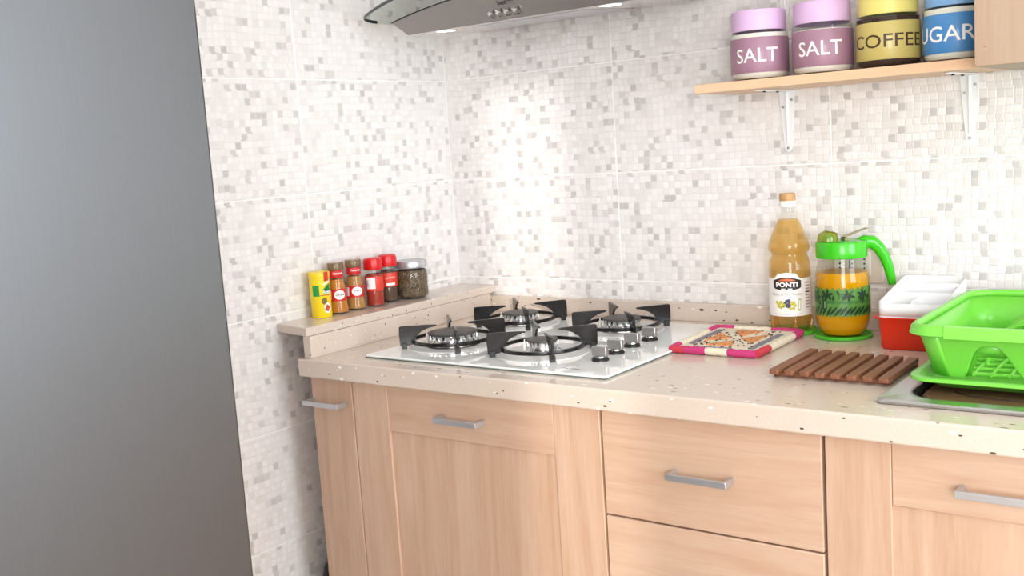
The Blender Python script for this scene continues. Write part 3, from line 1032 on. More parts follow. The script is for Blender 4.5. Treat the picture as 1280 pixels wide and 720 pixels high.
# yellow seasoning can
t = thing('seasoning_can', 'yellow seasoning can with green label patch, outermost on the stone ledge', 'can', (0.037, -0.520, ZL))
YEL = pmat('can_yellow', (250, 216, 30), .38, noise=.02)
RK = .0225
obj('body', MB().lathe([(0, 0), (RK - .001, 0), (RK, .0015), (RK, .088), (RK - .0006, .0885), (RK - .0006, .0895)], 32, (0, 0, 0), (True, False)), YEL, t, world=False)
obj('lid', MB().lathe([(RK + .0006, .0885), (RK + .0010, .0900), (RK + .0010, .0985), (RK, .1000), (0, .1005)], 32, (0, 0, 0), (False, False)), YEL, t, world=False)
f0 = face(.037, -.52)
wrapped('pour_flap', poly_bm(RECT), RK + .0011, f0 + math.radians(40), .0905, .0120, .0200, pmat('flap_red', (206, 62, 46), .4, noise=.03), t, off=.0006)
wrapped('green_patch', poly_bm(RECT), RK, f0 + math.radians(-24), .0600, .0150, .0240, pmat('can_green', (40, 150, 66), .45, noise=.03), t)
wrapped('green_banner', poly_bm([(-.5, -.5), (.5, -.35), (.5, .5), (.1, .42), (-.5, .05)]), RK, f0 + math.radians(42), .0625, .0190, .0230, pmat('can_green_dark', (24, 122, 60), .45, noise=.03), t)
wrapped('white_swoosh', poly_bm([(-.5, -.5), (.5, .1), (.5, .5), (-.4, -.1)]), RK, f0 + math.radians(40), .0770, .0180, .0120, INKW, t)
wrapped('lettering', text_bm('Aromat', .03), RK, f0 + math.radians(42), .0570, .0210, .0085, INKW, t, off=.0008)
wrapped('red_line', poly_bm(RECT), RK, f0 + math.radians(28), .0495, .0260, .0016, pmat('flap_red', (206, 62, 46)), t)
wrapped('mushroom_picture', poly_bm(ell()), RK, f0 + math.radians(20), .0370, .0130, .0150, pmat('picture_olive', (120, 96, 40), .5, noise=.3, nscale=300), t)
wrapped('picture_ground', poly_bm(ell()), RK, f0 + math.radians(36), .0215, .0170, .0230, INKW, t, off=.0005)
wrapped('tomato_picture', poly_bm([(-.5, -.2), (.1, -.5), (.5, .1), (-.05, .5)]), RK, f0 + math.radians(34), .0215, .0140, .0170, pmat('picture_red', (196, 74, 40), .5, noise=.2, nscale=300), t, off=.0009)
# two waisted spice bottles
spice_tab = [(0, .0215), (.0015, .0232), (.008, .0232), (.026, .0212), (.055, .0200), (.062, .0188), (.070, .0180), (.077, .0165), (.082, .0158), (.098, .0158)]
def waisted(x, y, label, powder, pcol, word, ww):
    t = thing('spice_jar', label, 'jar', (x, y, ZL))
    R = interp(spice_tab)
    obj('glass_body', MB().lathe([(0, 0)] + [(r, z) for z, r in spice_tab], 32, (0, 0, 0), (False, False)), GLASS, t, world=False)
    obj('contents', MB().lathe([(0, .0035)] + [(R(z) - .0012, z) for z in (.0035, .008, .026, .055, .062, .070, .0765)] + [(0, .0772)], 28), grain_mat(powder, pcol, 1500), t, world=False)
    obj('stopper', MB().lathe([(.0164, .0965), (.0176, .0975), (.0180, .1000), (.0180, .1120), (.0172, .1138), (0, .1142)], 28, (0, 0, 0), (True, False)), glassmat('stopper_glass', (196, 178, 150), 1.5, .05, .35, (190, 165, 130)), t, world=False)
    RED = pmat('spice_label_red', (206, 32, 30), .42, noise=.03)
    obj('neck_band', MB().lathe([(.0161, .0800), (.0163, .0805), (.0163, .0960), (.0161, .0965)], 32, (0, 0, 0), (False, False)), RED, t, world=False)
    f = face(x, y)
    lab = obj('paper_label', MB().lathe([(R(z) + .0003, z) for z in (.0290, .036, .044, .052, .0555)], 32, (0, 0, 0), (False, False)), RED, t, world=False)
    wrapped('label_disc', poly_bm(ell(24)), R, f + math.radians(14), .0425, .0250, .0205, INKW, t, off=.0006, vs=.005)
    wrapped('label_side', poly_bm(RECT), R, f + math.radians(-60), .0425, .0150, .0200, INKW, t, off=.0005, vs=.005)
    wrapped('lettering', text_bm(word, .02), R, f + math.radians(16), .0440, ww, .0062, INKK, t, off=.0010)
    wrapped('lettering', text_bm('Cannamela', .02), lambda z: .0163, f + math.radians(18), .0905, .0230, .0048, INKW, t, off=.0006)
    return t
waisted(0.0335, -0.466, 'waisted glass spice jar of orange turmeric powder beside the yellow can', 'turmeric_powder', [(206, 128, 34), (190, 108, 24), (216, 146, 48)], 'Curcuma', .0190)
waisted(0.0325, -0.410, 'waisted glass spice jar of tan curry powder between turmeric and red capped jar', 'curry_powder', [(190, 134, 70), (174, 116, 54), (202, 150, 86)], 'Curry', .0150)
# two red-capped jars
REDC = pmat('spice_cap_red', (214, 22, 26), .3, noise=.02)
def redcap(x, y, label, powder, pcol, barcode):
    t = thing('spice_jar', label, 'jar', (x, y, ZL))
    rb = .0212
    obj('glass_body', MB().lathe([(0, 0), (rb - .002, 0), (rb, .002), (rb, .066), (rb - .001, .072), (rb - .003, .077), (.0175, .080), (.0175, .088)], 32, (0, 0, 0), (False, False)), GLASS, t, world=False)
    obj('contents', MB().lathe([(0, .003), (rb - .0025, .003), (rb - .0014, .005), (rb - .0014, .064), (.0172, .074), (0, .0745)], 28), grain_mat(powder, pcol, 1100), t, world=False)
    obj('cap', MB().lathe([(.0180, .0835), (.0216, .0842), (.0222, .0870), (.0222, .1030), (.0205, .1095), (.0165, .1115), (0, .1118)], 36, (0, 0, 0), (True, False)), REDC, t, world=False)
    RL = pmat('redcap_label', (222, 64, 46), .42, noise=.04)
    f = face(x, y)
    obj('paper_label', MB().lathe([(rb + .0003, .0365), (rb + .0005, .0370), (rb + .0005, .0690), (rb + .0003, .0695)], 36, (0, 0, 0), (False, False)), RL, t, world=False)
    if barcode:
        wrapped('barcode_panel', poly_bm(RECT), rb + .0005, f + math.radians(-22), .0545, .0210, .0260, INKW, t)
        for i in range(6):
            wrapped('barcode_bar', poly_bm(RECT), rb + .0005, f + math.radians(-44), .0475 + i * .0026, .0060, .0010, INKK, t, off=.0009)
    else:
        wrapped('name_panel', poly_bm(RECT), rb + .0005, f + math.radians(12), .0425, .0210, .0055, INKW, t)
        wrapped('script_line', poly_bm([(-.5, -.5), (-.1, 0), (.5, -.2), (.5, .5), (-.1, .4), (-.5, .1)]), rb + .0005, f + math.radians(12), .0570, .0240, .0060, pmat('label_pale_red', (240, 150, 130), .5, noise=.03), t)
    return t
redcap(0.0450, -0.3590, 'red capped spice jar of red paprika with white barcode panel', 'paprika_powder', [(176, 52, 30), (158, 42, 24), (190, 66, 40)], True)
redcap(0.0300, -0.2950, 'red capped spice jar of dark brown spice beside the silver lidded jar', 'dark_spice', [(96, 66, 50), (70, 46, 36), (122, 90, 70)], False)
# silver-lidded jar
t = thing('spice_jar', 'wide glass jar with silver lid full of brown dried herbs', 'jar', (0.0500, -0.2360, ZL))
obj('glass_body', MB().lathe([(0, 0), (.033, 0), (.0375, .002), (.0392, .007), (.0385, .030), (.0392, .050), (.0385, .064), (.0350, .072), (.0345, .078)], 40, (0, 0, 0), (False, False)), GLASS, t, world=False)
obj('contents', MB().lathe([(0, .004), (.033, .004), (.0372, .009), (.0366, .030), (.0373, .050), (.0368, .062), (.034, .068), (0, .069)], 36), grain_mat('dried_herbs', [(96, 76, 56), (62, 48, 36), (140, 118, 92), (84, 66, 50)], 420), t, world=False)
obj('lid', MB().lathe([(.0365, .0735), (.0380, .0740), (.0384, .0755), (.0384, .0885), (.0370, .0905), (.033, .0905), (.031, .0895), (0, .0895)], 40, (0, 0, 0), (True, False)), SATIN, t, world=False, label='silver screw lid')

# ------------------------------------------------------------------ coasters, vinegar bottle, jug
def coaster(x, y, r, label):
    o = obj('coaster', MB().lathe([(0, 0), (r - .002, 0), (r, .0015), (r, .0060), (r - .0012, .0068), (r - .004, .0066), (r - .006, .0040), (0, .0040)], 48), GREENT)
    o.location = (x, y, ZC + .0002)
    tag(o, label, 'coaster')
VX, VY, JX, JY = 0.9330, -0.0760, 1.0460, -0.0930
coaster(VX, VY, .0520, 'round green plastic coaster under the vinegar bottle')
coaster(JX, JY, .0550, 'round green plastic coaster under the oil jug')
t = thing('vinegar_bottle', 'clear plastic bottle of golden vinegar with white grape label', 'bottle', (VX, VY, ZC + .0044))
vt = [(0, .030), (.002, .034), (.010, .0385), (.024, .0410), (.036, .0415), (.118, .0415), (.126, .0412), (.140, .0405), (.149, .0380), (.152, .0358), (.157, .0356), (.160, .0385), (.165, .0412), (.172, .0415), (.180, .0395), (.192, .0350), (.206, .0290), (.218, .0235), (.226, .0190), (.233, .0150), (.238, .0130), (.252, .0128)]
VR = interp(vt)
def bottle_ring(mb, tab, shrink, z0, z1, n=48):
    prof = [(0, max(z0, tab[0][0]))]
    for z, r in tab:
        if z0 <= z <= z1:
            prof.append((r - shrink, z))
    prof.append((VR(z1) - shrink, z1))
    return prof
pv = bottle_ring(None, vt, 0, 0, .2519)
obj('bottle_body', MB().lathe(pv, 48, (0, 0, 0), (False, False)), PETG, t, world=False)
VIN = glassmat('golden_vinegar', (249, 230, 184), 1.25, .04, .16, (252, 214, 140))
pl_ = bottle_ring(None, vt, .0012, .003, .2250) + [(0, .2250)]
obj('vinegar', MB().lathe(pl_, 48, (0, 0, 0), (False, False)), VIN, t, world=False)
# five feet pressed into the base
for k in range(5):
    a = 2 * PI * k / 5 + .3
    obj('foot_lobe', MB().tube([(.036 * math.cos(a), .036 * math.sin(a), .005), (.0405 * math.cos(a), .0405 * math.sin(a), .018), (.0412 * math.cos(a), .0412 * math.sin(a), .030)], [.006, .005, .001], 8), VIN, t, world=False)
obj('cap', MB().lathe([(.0155, .262), (.0158, .263), (.0158, .2745), (.0145, .2770), (0, .2772)], 32, (0, 0, 0), (True, False)), pmat('cap_gold', (196, 150, 98), .4, noise=.04), t, world=False)
obj('cap_seal', MB().lathe([(.0150, .250), (.0162, .2505), (.0162, .2618), (.0150, .2620)], 32, (0, 0, 0), (True, True)), INKW, t, world=False, label='white cap seal')
f0 = face(VX, VY)
LABR = .0418
half = 1.45
lb = [(-half * LABR, -.5), (half * LABR, -.5), (half * LABR, .36), (.020, .36), (.012, .47), (-.006, .5), (-.024, .47), (-.034, .36), (-half * LABR, .36)]
wrapped('paper_label', poly_bm([(x, z) for x, z in lb]), LABR, f0, .0780, 1.0, .0880, pmat('label_white', (246, 243, 240), .45, noise=.01), t, off=.0002)
BADGE = [(-.5, -.28), (-.42, -.40), (-.18, -.5), (.18, -.5), (.42, -.40), (.5, -.28), (.5, .28), (.42, .36), (.2, .5), (-.2, .5), (-.42, .36), (-.5, .28)]
wrapped('brand_badge_border', poly_bm(BADGE), LABR, f0 + math.radians(-9), .0990, .0600, .0270, INKW, t, off=.0005)
wrapped('brand_badge', poly_bm(BADGE), LABR, f0 + math.radians(-9), .0990, .0570, .0245, pmat('badge_black', (36, 28, 26), .45, noise=.05), t, off=.0008)
wrapped('badge_glow', poly_bm([(-.5, -.3), (.5, -.3), (.3, .3), (0, .5), (-.3, .3)]), LABR, f0 + math.radians(-9), .1070, .0360, .0062, pmat('badge_orange', (214, 110, 64), .45, noise=.05), t, off=.0011)
wrapped('lettering', text_bm('PONTI', .045), LABR, f0 + math.radians(-9), .0980, .0430, .0100, INKW, t, off=.0013)
for k_ in (-1, 1):
    wrapped('fine_print', poly_bm(RECT), LABR, f0 + math.radians(-9 + k_ * 9), .0895, .0085, .0016, INKW, t, off=.0013)
wrapped('lettering', text_bm('Aceto di Vino Bianco', .0), LABR, f0 + math.radians(-10), .0790, .0640, .0062, pmat('ink_grey', (176, 166, 160), .5, noise=.03), t, off=.0006)
gr = random.Random(3)
for nm, colr, cx_, cz_, n_, rr in (('grape_print', (196, 190, 70), -.020, .0575, 9, .0032), ('grape_print', (200, 188, 80), .003, .0560, 9, .0032), ('grape_print', (70, 70, 96), -.0085, .0590, 13, .0034)):
    mt_ = pmat('grape_%d' % colr[2], colr, .5, noise=.15, nscale=200)
    b = bmesh.new()
    for i in range(n_):
        px, pz = cx_ + gr.uniform(-.0075, .0075), gr.uniform(-.0065, .0070)
        b.faces.new([b.verts.new((px + rr * math.cos(2 * PI * k / 10), pz + rr * math.sin(2 * PI * k / 10), i * 1e-5)) for k in range(10)])
    wrapped(nm, b, LABR, f0, cz_, 1, 1, mt_, t, off=.0006 if colr[2] > 90 else .0009)
wrapped('brand_stamp', poly_bm([(-.5, -.5), (.2, -.5), (.5, .5), (-.2, .5)]), LABR, f0 + math.radians(24), .0570, .0085, .0240, pmat('stamp_lime', (176, 200, 96), .5, noise=.04), t, off=.0007)
wrapped('brand_stamp', poly_bm([(-.5, -.5), (.2, -.5), (.5, .5), (-.2, .5)]), LABR, f0 + math.radians(24), .0570, .0045, .0180, INKW, t, off=.0010)
wrapped('fine_print', poly_bm(RECT), LABR, f0 + math.radians(-8), .0385, .0560, .0010, pmat('ink_grey', (176, 166, 160)), t, off=.0006)
for i in range(9):
    wrapped('fine_print', poly_bm(RECT), LABR, f0 + math.radians(52), .1000 - i * .0062, .0120, .0026, pmat('ink_grey', (176, 166, 160)) if i != 3 else INKK, t, off=.0006)

t = thing('oil_jug', 'glass oil jug with green lid and handle and printed green leaves', 'jug', (JX, JY, ZC + .0044))
jt = [(0, .0350), (.003, .0385), (.010, .0440), (.020, .0485), (.032, .0512), (.040, .0516), (.105, .0516), (.116, .0506), (.128, .0480), (.140, .0458), (.154, .0452)]
JRR = interp(jt)
obj('glass_body', MB().lathe([(0, 0)] + [(r, z) for z, r in jt], 48, (0, 0, 0), (False, False)), GLASS, t, world=False)
lz = [.004, .010, .020, .032, .040, .105, .116, .124]
obj('oil', MB().lathe([(0, .004)] + [(JRR(z) - .0024, z) for z in lz] + [(0, .124)], 44), glassmat('orange_oil', (248, 200, 80), 1.2, .05, .85, (252, 184, 12)), t, world=False)
f0 = face(JX, JY)
BANDM = pmat('leaf_band_green', (86, 136, 58), .4, noise=.35, nscale=60)
DKG = pmat('leaf_dark_green', (24, 58, 30), .45, noise=.15, nscale=80)
MDG = pmat('leaf_mid_green', (58, 112, 48), .45, noise=.15, nscale=80)
band = bmesh.new()
top_ = [(-.078 + .156 * i / 26, .5 - (.10 if i % 2 else 0) * (1 if i < 20 else .4)) for i in range(27)]
bot_ = [(.078 - .156 * i / 40, -.5 + (.07 if i % 2 else 0)) for i in range(41)]
band.faces.new([band.verts.new((x, z, 0)) for x, z in top_ + bot_])
wrapped('leaf_band', band, .0516, f0, .0700, 1.0, .0580, BANDM, t, off=.0003)
def leaf(cx_, cz_, ln, wd, ang, mt, off):
    pts = []
    for i in range(9):
        s_ = i / 8
        pts.append((ln * (s_ - .5), wd * .5 * math.sin(PI * s_) ** .8))
    for i in range(7, 0, -1):
        s_ = i / 8
        pts.append((ln * (s_ - .5), -wd * .5 * math.sin(PI * s_) ** .8))
    c_, s2 = math.cos(ang), math.sin(ang)
    wrapped('leaf_print', poly_bm([(cx_ + x * c_ - z * s2, cz_ + x * s2 + z * c_) for x, z in pts]), .0516, f0, .0700, 1, 1, mt, t, off=off)
lr = random.Random(11)
for i in range(15):        # fronds along the lower band
    leaf(-.062 + i * .009, -.0175 + (.0015 * (i % 2)), .023, .0056, math.radians(48 if i > 4 else 60), DKG, .0009)
for i in range(12):
    leaf(-.060 + i * .011, .000, .016, .005, math.radians(12 + (i % 3) * 8), MDG, .0006)
for cx_, cz_, a0 in ((-.030, .014, 20), (.010, .013, -15), (.040, .014, 40), (-.058, .010, 60)):      # leaf rosettes above
    for k in range(6):
        a = math.radians(a0 + k * 60)
        leaf(cx_ + .0075 * math.cos(a), cz_ + .0060 * math.sin(a), .0135, .0056, a * .95, DKG, .0010 + k * .00002)
for i in range(26):
    leaf(lr.uniform(-.066, .066), lr.uniform(-.004, .023), lr.uniform(.008, .013), .0042, lr.uniform(0, PI), DKG if i % 2 else MDG, .0012 + i * .00001)
wrapped('basket_print', poly_bm(RECT), .0516, f0 + math.radians(-42), .0655, .0140, .0170, DKG, t, off=.0011)
for k in (-1, 1):
    wrapped('basket_print', poly_bm(RECT), .0516, f0 + math.radians(-42 + k * 4), .0655, .0018, .0130, pmat('print_pale', (150, 190, 140), .5, noise=.05), t, off=.0014)
# lid, spout dome, flap, handle
ld_ = obj('lid', MB().lathe([(.0462, .1520), (.0478, .1525), (.0482, .155), (.0482, .1800), (.0465, .1832), (.030, .1850), (0, .1850)], 44, (0, 0, 0), (True, False)), GREENJ, t, world=False, label='bright green screw lid')
rd = Vector((CR.x, CR.y, 0)).normalized()       # handle points along the back wall side
fd = Vector((-rd.y, rd.x, 0))
def jp(a, z, b=0.0):
    p = rd * a + fd * b
    return (p.x, p.y, z)
hp = [(.030, .172), (.046, .1785), (.060, .1770), (.072, .166), (.082, .150), (.0895, .130), (.0945, .110), (.0975, .092)]
obj('handle', MB().tube([jp(a, z) for a, z in hp], [.0130, .0135, .0128, .0115, .0105, .0098, .0090, .0072], 14, flat=.8), GREENJ, t, world=False, smooth=60)
obj('spout_dome', MB().lathe([(.0195, .0), (.0190, .008), (.0160, .0145), (.009, .0185), (0, .0195)], 24, (jp(-.026, .1848)[0], jp(-.026, .1848)[1], .1848)), glassmat('flap_olive', (206, 214, 120), 1.5, .05, .35, (190, 200, 80)), t, world=False, label='olive tinted spout cover')
obj('spout', MB().lathe([(.010, 0), (.009, .008), (.006, .012), (0, .013)], 16, (jp(-.024, .1848)[0], jp(-.024, .1848)[1], .1848)), GREENJ, t, world=False)
fpts = [(-.030, .2045), (-.018, .2020), (-.006, .1955), (.006, .1915), (.016, .1935), (.030, .1985), (.050, .2045)]
fl = MB()
fv_, ff_ = [], []
for a, z in fpts:
    wdt = .012 if a < .02 else .009
    fv_ += [jp(a, z, -wdt), jp(a, z, wdt), jp(a, z + .0012, wdt), jp(a, z + .0012, -wdt)]
for i in range(len(fpts) - 1):
    for k in range(4):
        ff_.append((i * 4 + k, i * 4 + 4 + k, i * 4 + 4 + (k + 1) % 4, i * 4 + (k + 1) % 4))
ff_ += [(0, 1, 2, 3), tuple(reversed(range(len(fv_) - 4, len(fv_))))]
obj('pour_flap', fl.add(fv_, ff_), pmat('flap_brown_olive', (138, 126, 70), .3, noise=.05), t, world=False, smooth=40)
obj('flap_hinge', MB().tube([jp(.006, .1875, -.013), jp(.006, .1875, .013)], .0032, 10), pmat('flap_brown_olive', (138, 126, 70)), t, world=False)
obj('pour_rod', MB().lathe([(.0022, .128), (.0022, .153)], 8, (jp(.016, 0)[0], jp(.016, 0)[1], 0)), pmat('rod_brown', (84, 60, 44), .4, noise=.05), t, world=False)

# wall socket behind the jug
t = thing('wall_socket', 'beige wall socket plate on the tiles behind the oil jug', 'socket', (1.04, 0, 1.047))
pltm = pmat('socket_beige', (214, 198, 186), .45, noise=.02)
pl2 = obj('plate', MB().prism([(0.983, 1.0085), (1.0985, 1.0085), (1.0985, 1.0875), (0.983, 1.0875)], lambda a, c, y: (a, y, c), -.0085, -.0005), pltm, t, bevel=.002)
obj('socket_insert', MB().box(1.000, 1.0745, -.0100, -.0080, 1.024, 1.072), pmat('socket_pale', (232, 224, 216), .4, noise=.02), t, bevel=.0008)
for sx in (1.0125, 1.0372, 1.0620):
    for dz in (-.009, 0, .009):
        obj('pin_hole', MB().tube([(sx, -.0100, 1.048 + dz), (sx, -.0102, 1.048 + dz)], .0021, 10), BLACKP, t)

# ------------------------------------------------------------------ pot holder
t = thing('pot_holder', 'quilted patchwork pot holder with pink and cream binding', 'pot holder', (0.888, -0.228, ZC))
px0, px1, py0, py1 = 0.803, 0.974, -0.342, -0.117
CREAM = pmat('quilt_cream', (240, 220, 198), .9, noise=.3, nscale=110, bump=.5)
PINK = pmat('quilt_pink', (200, 58, 118), .85, noise=.12, nscale=140, bump=.3)
ROSE = pmat('quilt_rose', (200, 60, 72), .85, noise=.12, nscale=140, bump=.3)
ORNG = pmat('quilt_orange', (226, 152, 96), .9, noise=.15, nscale=140, bump=.3)
GRYB = pmat('quilt_greyblue', (132, 128, 140), .9, noise=.12, nscale=140, bump=.3)
def skew(x, y):
    s_ = (y - py0) / (py1 - py0)
    return x - .010 * s_ * (1 - (x - px0) / (px1 - px0)) * 1.0 - .004 * s_
nxq, nyq = 14, 16
qv, qf = [], []
for lay in (0, 1):
    for i in range(nxq + 1):
        for j in range(nyq + 1):
            x, y = px0 + (px1 - px0) * i / nxq, py0 + (py1 - py0) * j / nyq
            pad = .0015 * abs(math.sin(i * 1.35)) * abs(math.sin(j * 1.2)) if lay else 0
            qv.append((skew(x, y), y, ZC + (.0095 + pad if lay else .0005)))
st = (nxq + 1) * (nyq + 1)
qi = lambda i, j, l: l * st + i * (nyq + 1) + j
for i in range(nxq):
    for j in range(nyq):
        qf.append((qi(i, j, 1), qi(i + 1, j, 1), qi(i + 1, j + 1, 1), qi(i, j + 1, 1)))
        qf.append((qi(i, j, 0), qi(i, j + 1, 0), qi(i + 1, j + 1, 0), qi(i + 1, j, 0)))
for i in range(nxq):
    for j in (0, nyq):
        qf.append((qi(i, j, 0), qi(i + 1, j, 0), qi(i + 1, j, 1), qi(i, j, 1)))
for j in range(nyq):
    for i in (0, nxq):
        qf.append((qi(i, j, 0), qi(i, j + 1, 0), qi(i, j + 1, 1), qi(i, j, 1)))
obj('quilted_body', MB().add(qv, qf), CREAM, t, smooth=60)
def patch(name, pts, mat, h=.0118):
    P_ = [(skew(px0 + (px1 - px0) * a, 0 + py0 + (py1 - py0) * b), py0 + (py1 - py0) * b) for a, b in pts]
    n = len(P_)
    obj(name, MB().prism(P_, lambda a, b, z: (a, b, z), ZC + .006, ZC + h), mat, t, bevel=.0006)
patch('patch', [(.30, .20), (.62, .20), (.50, .42)], ORNG)
patch('patch', [(.30, .88), (.62, .88), (.48, .62)], ORNG)
patch('patch', [(.20, .34), (.20, .72), (.42, .52)], ORNG)
patch('patch', [(.76, .34), (.76, .74), (.55, .52)], ORNG)
patch('strip', [(.83, .14), (.90, .14), (.90, .80), (.83, .80)], GRYB)
patch('strip', [(.09, .20), (.15, .20), (.15, .86), (.09, .86)], GRYB)
patch('strip', [(.20, .10), (.66, .10), (.66, .125), (.20, .125)], GRYB, .0112)
sew = MB()
for i in range(110):
    a, b = random.uniform(.14, .86), random.uniform(.1, .9)
    x, y = skew(px0 + (px1 - px0) * a, py0 + (py1 - py0) * b), py0 + (py1 - py0) * b
    sew.box(x - .0016, x + .0016, y - .0007, y + .0007, ZC + .0105, ZC + .0123)
so = obj('dark_stitches', sew, pmat('stitch_brown', (92, 62, 56), .9, noise=.1), t, smooth=0)
so['kind'] = 'stuff'
def bind(a0, b0, a1, b1, mat):
    pts = []
    for i in range(7):
        s_ = i / 6
        a, b = a0 + (a1 - a0) * s_, b0 + (b1 - b0) * s_
        y = py0 + (py1 - py0) * b
        pts.append((skew(px0 + (px1 - px0) * a, y), y, ZC + .0078 + .0006 * math.sin(i * 2.3)))
    obj('binding', MB().tube(pts, [.0070, .0076, .0074, .0077, .0073, .0076, .0070], 10), mat, t, smooth=60)
for seg in (((0, 0, .16, 0, ROSE), (.16, 0, .42, 0, PINK), (.42, 0, .68, 0, CREAM), (.68, 0, 1, 0, PINK)),
            ((1, 0, 1, .26, ROSE), (1, .26, 1, .80, CREAM), (1, .80, 1, 1, PINK)),
            ((1, 1, .66, 1, PINK), (.66, 1, .22, 1, CREAM), (.22, 1, 0, 1, PINK)),
            ((0, 1, 0, .78, PINK), (0, .78, 0, .16, CREAM), (0, .16, 0, 0, PINK))):
    for q in seg:
        bind(*q)

# ------------------------------------------------------------------ wooden trivet
t = thing('trivet', 'dark wooden slatted trivet lying on the worktop beside the sink', 'trivet', (1.155, -0.38, ZC))
for i in range(8):
    x = 1.0630 + i * .0258
    y0, y1 = -.4740 - .0004 * i, -.2870 - .0030 * i
    obj('slat', MB().prism([(x - .0085, y0 + .003), (x - .0065, y0), (x + .0065, y0), (x + .0085, y0 + .003), (x + .0080 - .0015, y1), (x - .0080 - .0015, y1)], lambda a, b, z: (a, b, z), ZC + .0062, ZC + .0142), TRIVW, t, bevel=.0012)
for y in (-.452, -.318):
    obj('cross_bar', MB().box(1.0565, 1.2500, y - .006, y + .006, ZC, ZC + .0064), TRIVW, t, bevel=.001)

# ------------------------------------------------------------------ sink, board in the sink
t = thing('kitchen_sink', 'stainless steel inset sink at the end of the worktop', 'sink', (1.65, -0.33, ZC))
SZ = ZC + .0062
S = lambda d, z, rc: (1.2635 + d, 2.0565 - d, -.5760 + d, -.0900 - d, rc, z)
bowl = MB().rloft([S(0, ZC + .0003, .010), S(0, ZC + .0045, .010), S(.0015, SZ, .010), (1.297, 2.010, -.5505, -.130, .050, SZ), (1.300, 2.006, -.5475, -.134, .048, SZ - .004),
                   (1.302, 2.002, -.5450, -.138, .047, .902), (1.316, 1.994, -.5255, -.146, .040, .8995), (1.319, 1.991, -.5225, -.149, .040, .895),
                   (1.330, 1.980, -.510, -.16, .05, .765), (1.36, 1.95, -.48, -.19, .06, .750)], 8, False, True)
obj('bowl', bowl, SINKST, t, smooth=40, solid=.0012)
obj('drain', MB().lathe([(0, .0), (.040, 0), (.042, .002), (.030, .003), (0, .0015)], 28, (1.66, -.33, .7503)), CHROME, t)
t = thing('chopping_board', 'brown wooden board with curved groove lying inside the sink', 'board', (1.55, -0.34, .8998))
bd = obj('board', MB().rloft([(1.3105, 1.86, -.5365, -.1460, .052, .8998), (1.3075, 1.864, -.5400, -.1425, .054, .9040), (1.3075, 1.864, -.5400, -.1425, .054, .9140), (1.3115, 1.860, -.5360, -.1465, .052, .9180)], 8), BOARDW, t)
gpts = [(1.70, -.5080, .9182), (1.50, -.5060, .9182), (1.41, -.5040, .9182), (1.375, -.498, .9182), (1.352, -.482, .9182), (1.348, -.46, .9182), (1.352, -.40, .9182), (1.352, -.22, .9182)]
obj('groove', MB().tube(gpts, .0016, 6, flat=.6), pmat('groove_dark', (46, 30, 22), .6, noise=.1), bd)

# ------------------------------------------------------------------ cutlery drainer (red base, white insert)
t = thing('cutlery_drainer', 'red plastic box with white divided cutlery insert', 'cutlery drainer', (1.20, -0.115, ZC))
cx0, cx1, cy0, cy1 = 1.1460, 1.2620, -.1980, -.0300
rb_ = obj('red_box', MB().rloft([(cx0 + .006, cx1 - .006, cy0 + .006, cy1 - .006, .010, ZC + .0005), (cx0 + .003, cx1 - .003, cy0 + .003, cy1 - .003, .011, ZC + .005), (cx0, cx1, cy0, cy1, .012, ZC + .0570),
                               (cx0 - .0095, cx1 + .0095, cy0 - .004, cy1 + .004, .014, ZC + .0575), (cx0 - .0095, cx1 + .0095, cy0 - .004, cy1 + .004, .014, ZC + .0600), (cx0 + .001, cx1 - .001, cy0 + .001, cy1 - .001, .011, ZC + .0602),
                               (cx0 + .006, cx1 - .006, cy0 + .006, cy1 - .006, .010, ZC + .008)], 6, True, True), REDP, t)
ins = MB()
tz0 = ZC + .012
ix0, ix1, iy0, iy1 = cx0 + .0015, cx1 - .0015, cy0 + .0015, cy1 - .0015
zf, zb = 1.0010, 1.0300
zz = lambda y: zf + (zb - zf) * (y - iy0) / (iy1 - iy0)
iw = obj('white_insert', MB().rloft([(ix0 + .006, ix1 - .006, iy0 + .006, iy1 - .006, .008, tz0), (ix0, ix1, iy0, iy1, .010, ZC + .062)], 6, True, False), WHITEP, t, solid=.0018)
# sloping upper walls with rounded corners
def ring_pts(rc=.011, k=6):
    pts = []
    for cx_, cy_, a0 in ((ix1 - rc, iy1 - rc, 0), (ix0 + rc, iy1 - rc, 90), (ix0 + rc, iy0 + rc, 180), (ix1 - rc, iy0 + rc, 270)):
        for i in range(k + 1):
            a = math.radians(a0 + 90 * i / k)
            pts.append((cx_ + rc * math.cos(a), cy_ + rc * math.sin(a)))
    return pts
rp_ = ring_pts()
n_ = len(rp_)
vs = [(x, y, ZC + .062) for x, y in rp_] + [(x, y, zz(y)) for x, y in rp_]
fs = [(i, (i + 1) % n_, (i + 1) % n_ + n_, i + n_) for i in range(n_)]
obj('insert_wall', MB().add(vs, fs), WHITEP, iw, solid=.0022)
for y in (-.1420, -.0860):
    obj('divider', MB().box(ix0 + .001, ix1 - .001, y - .0011, y + .0011, ZC + .02, zz(y) + .003), WHITEP, iw, smooth=0)
obj('divider', MB().box(1.2040, 1.2062, iy0 + .001, -.1430, ZC + .02, zz(-.17)), WHITEP, iw, smooth=0)
for y in (-.1420, -.0860):
    obj('rib', MB().box(ix1 + .0004, ix1 + .0022, y - .0012, y + .0012, ZC + .0625, zz(y)), WHITEP, iw, smooth=0)

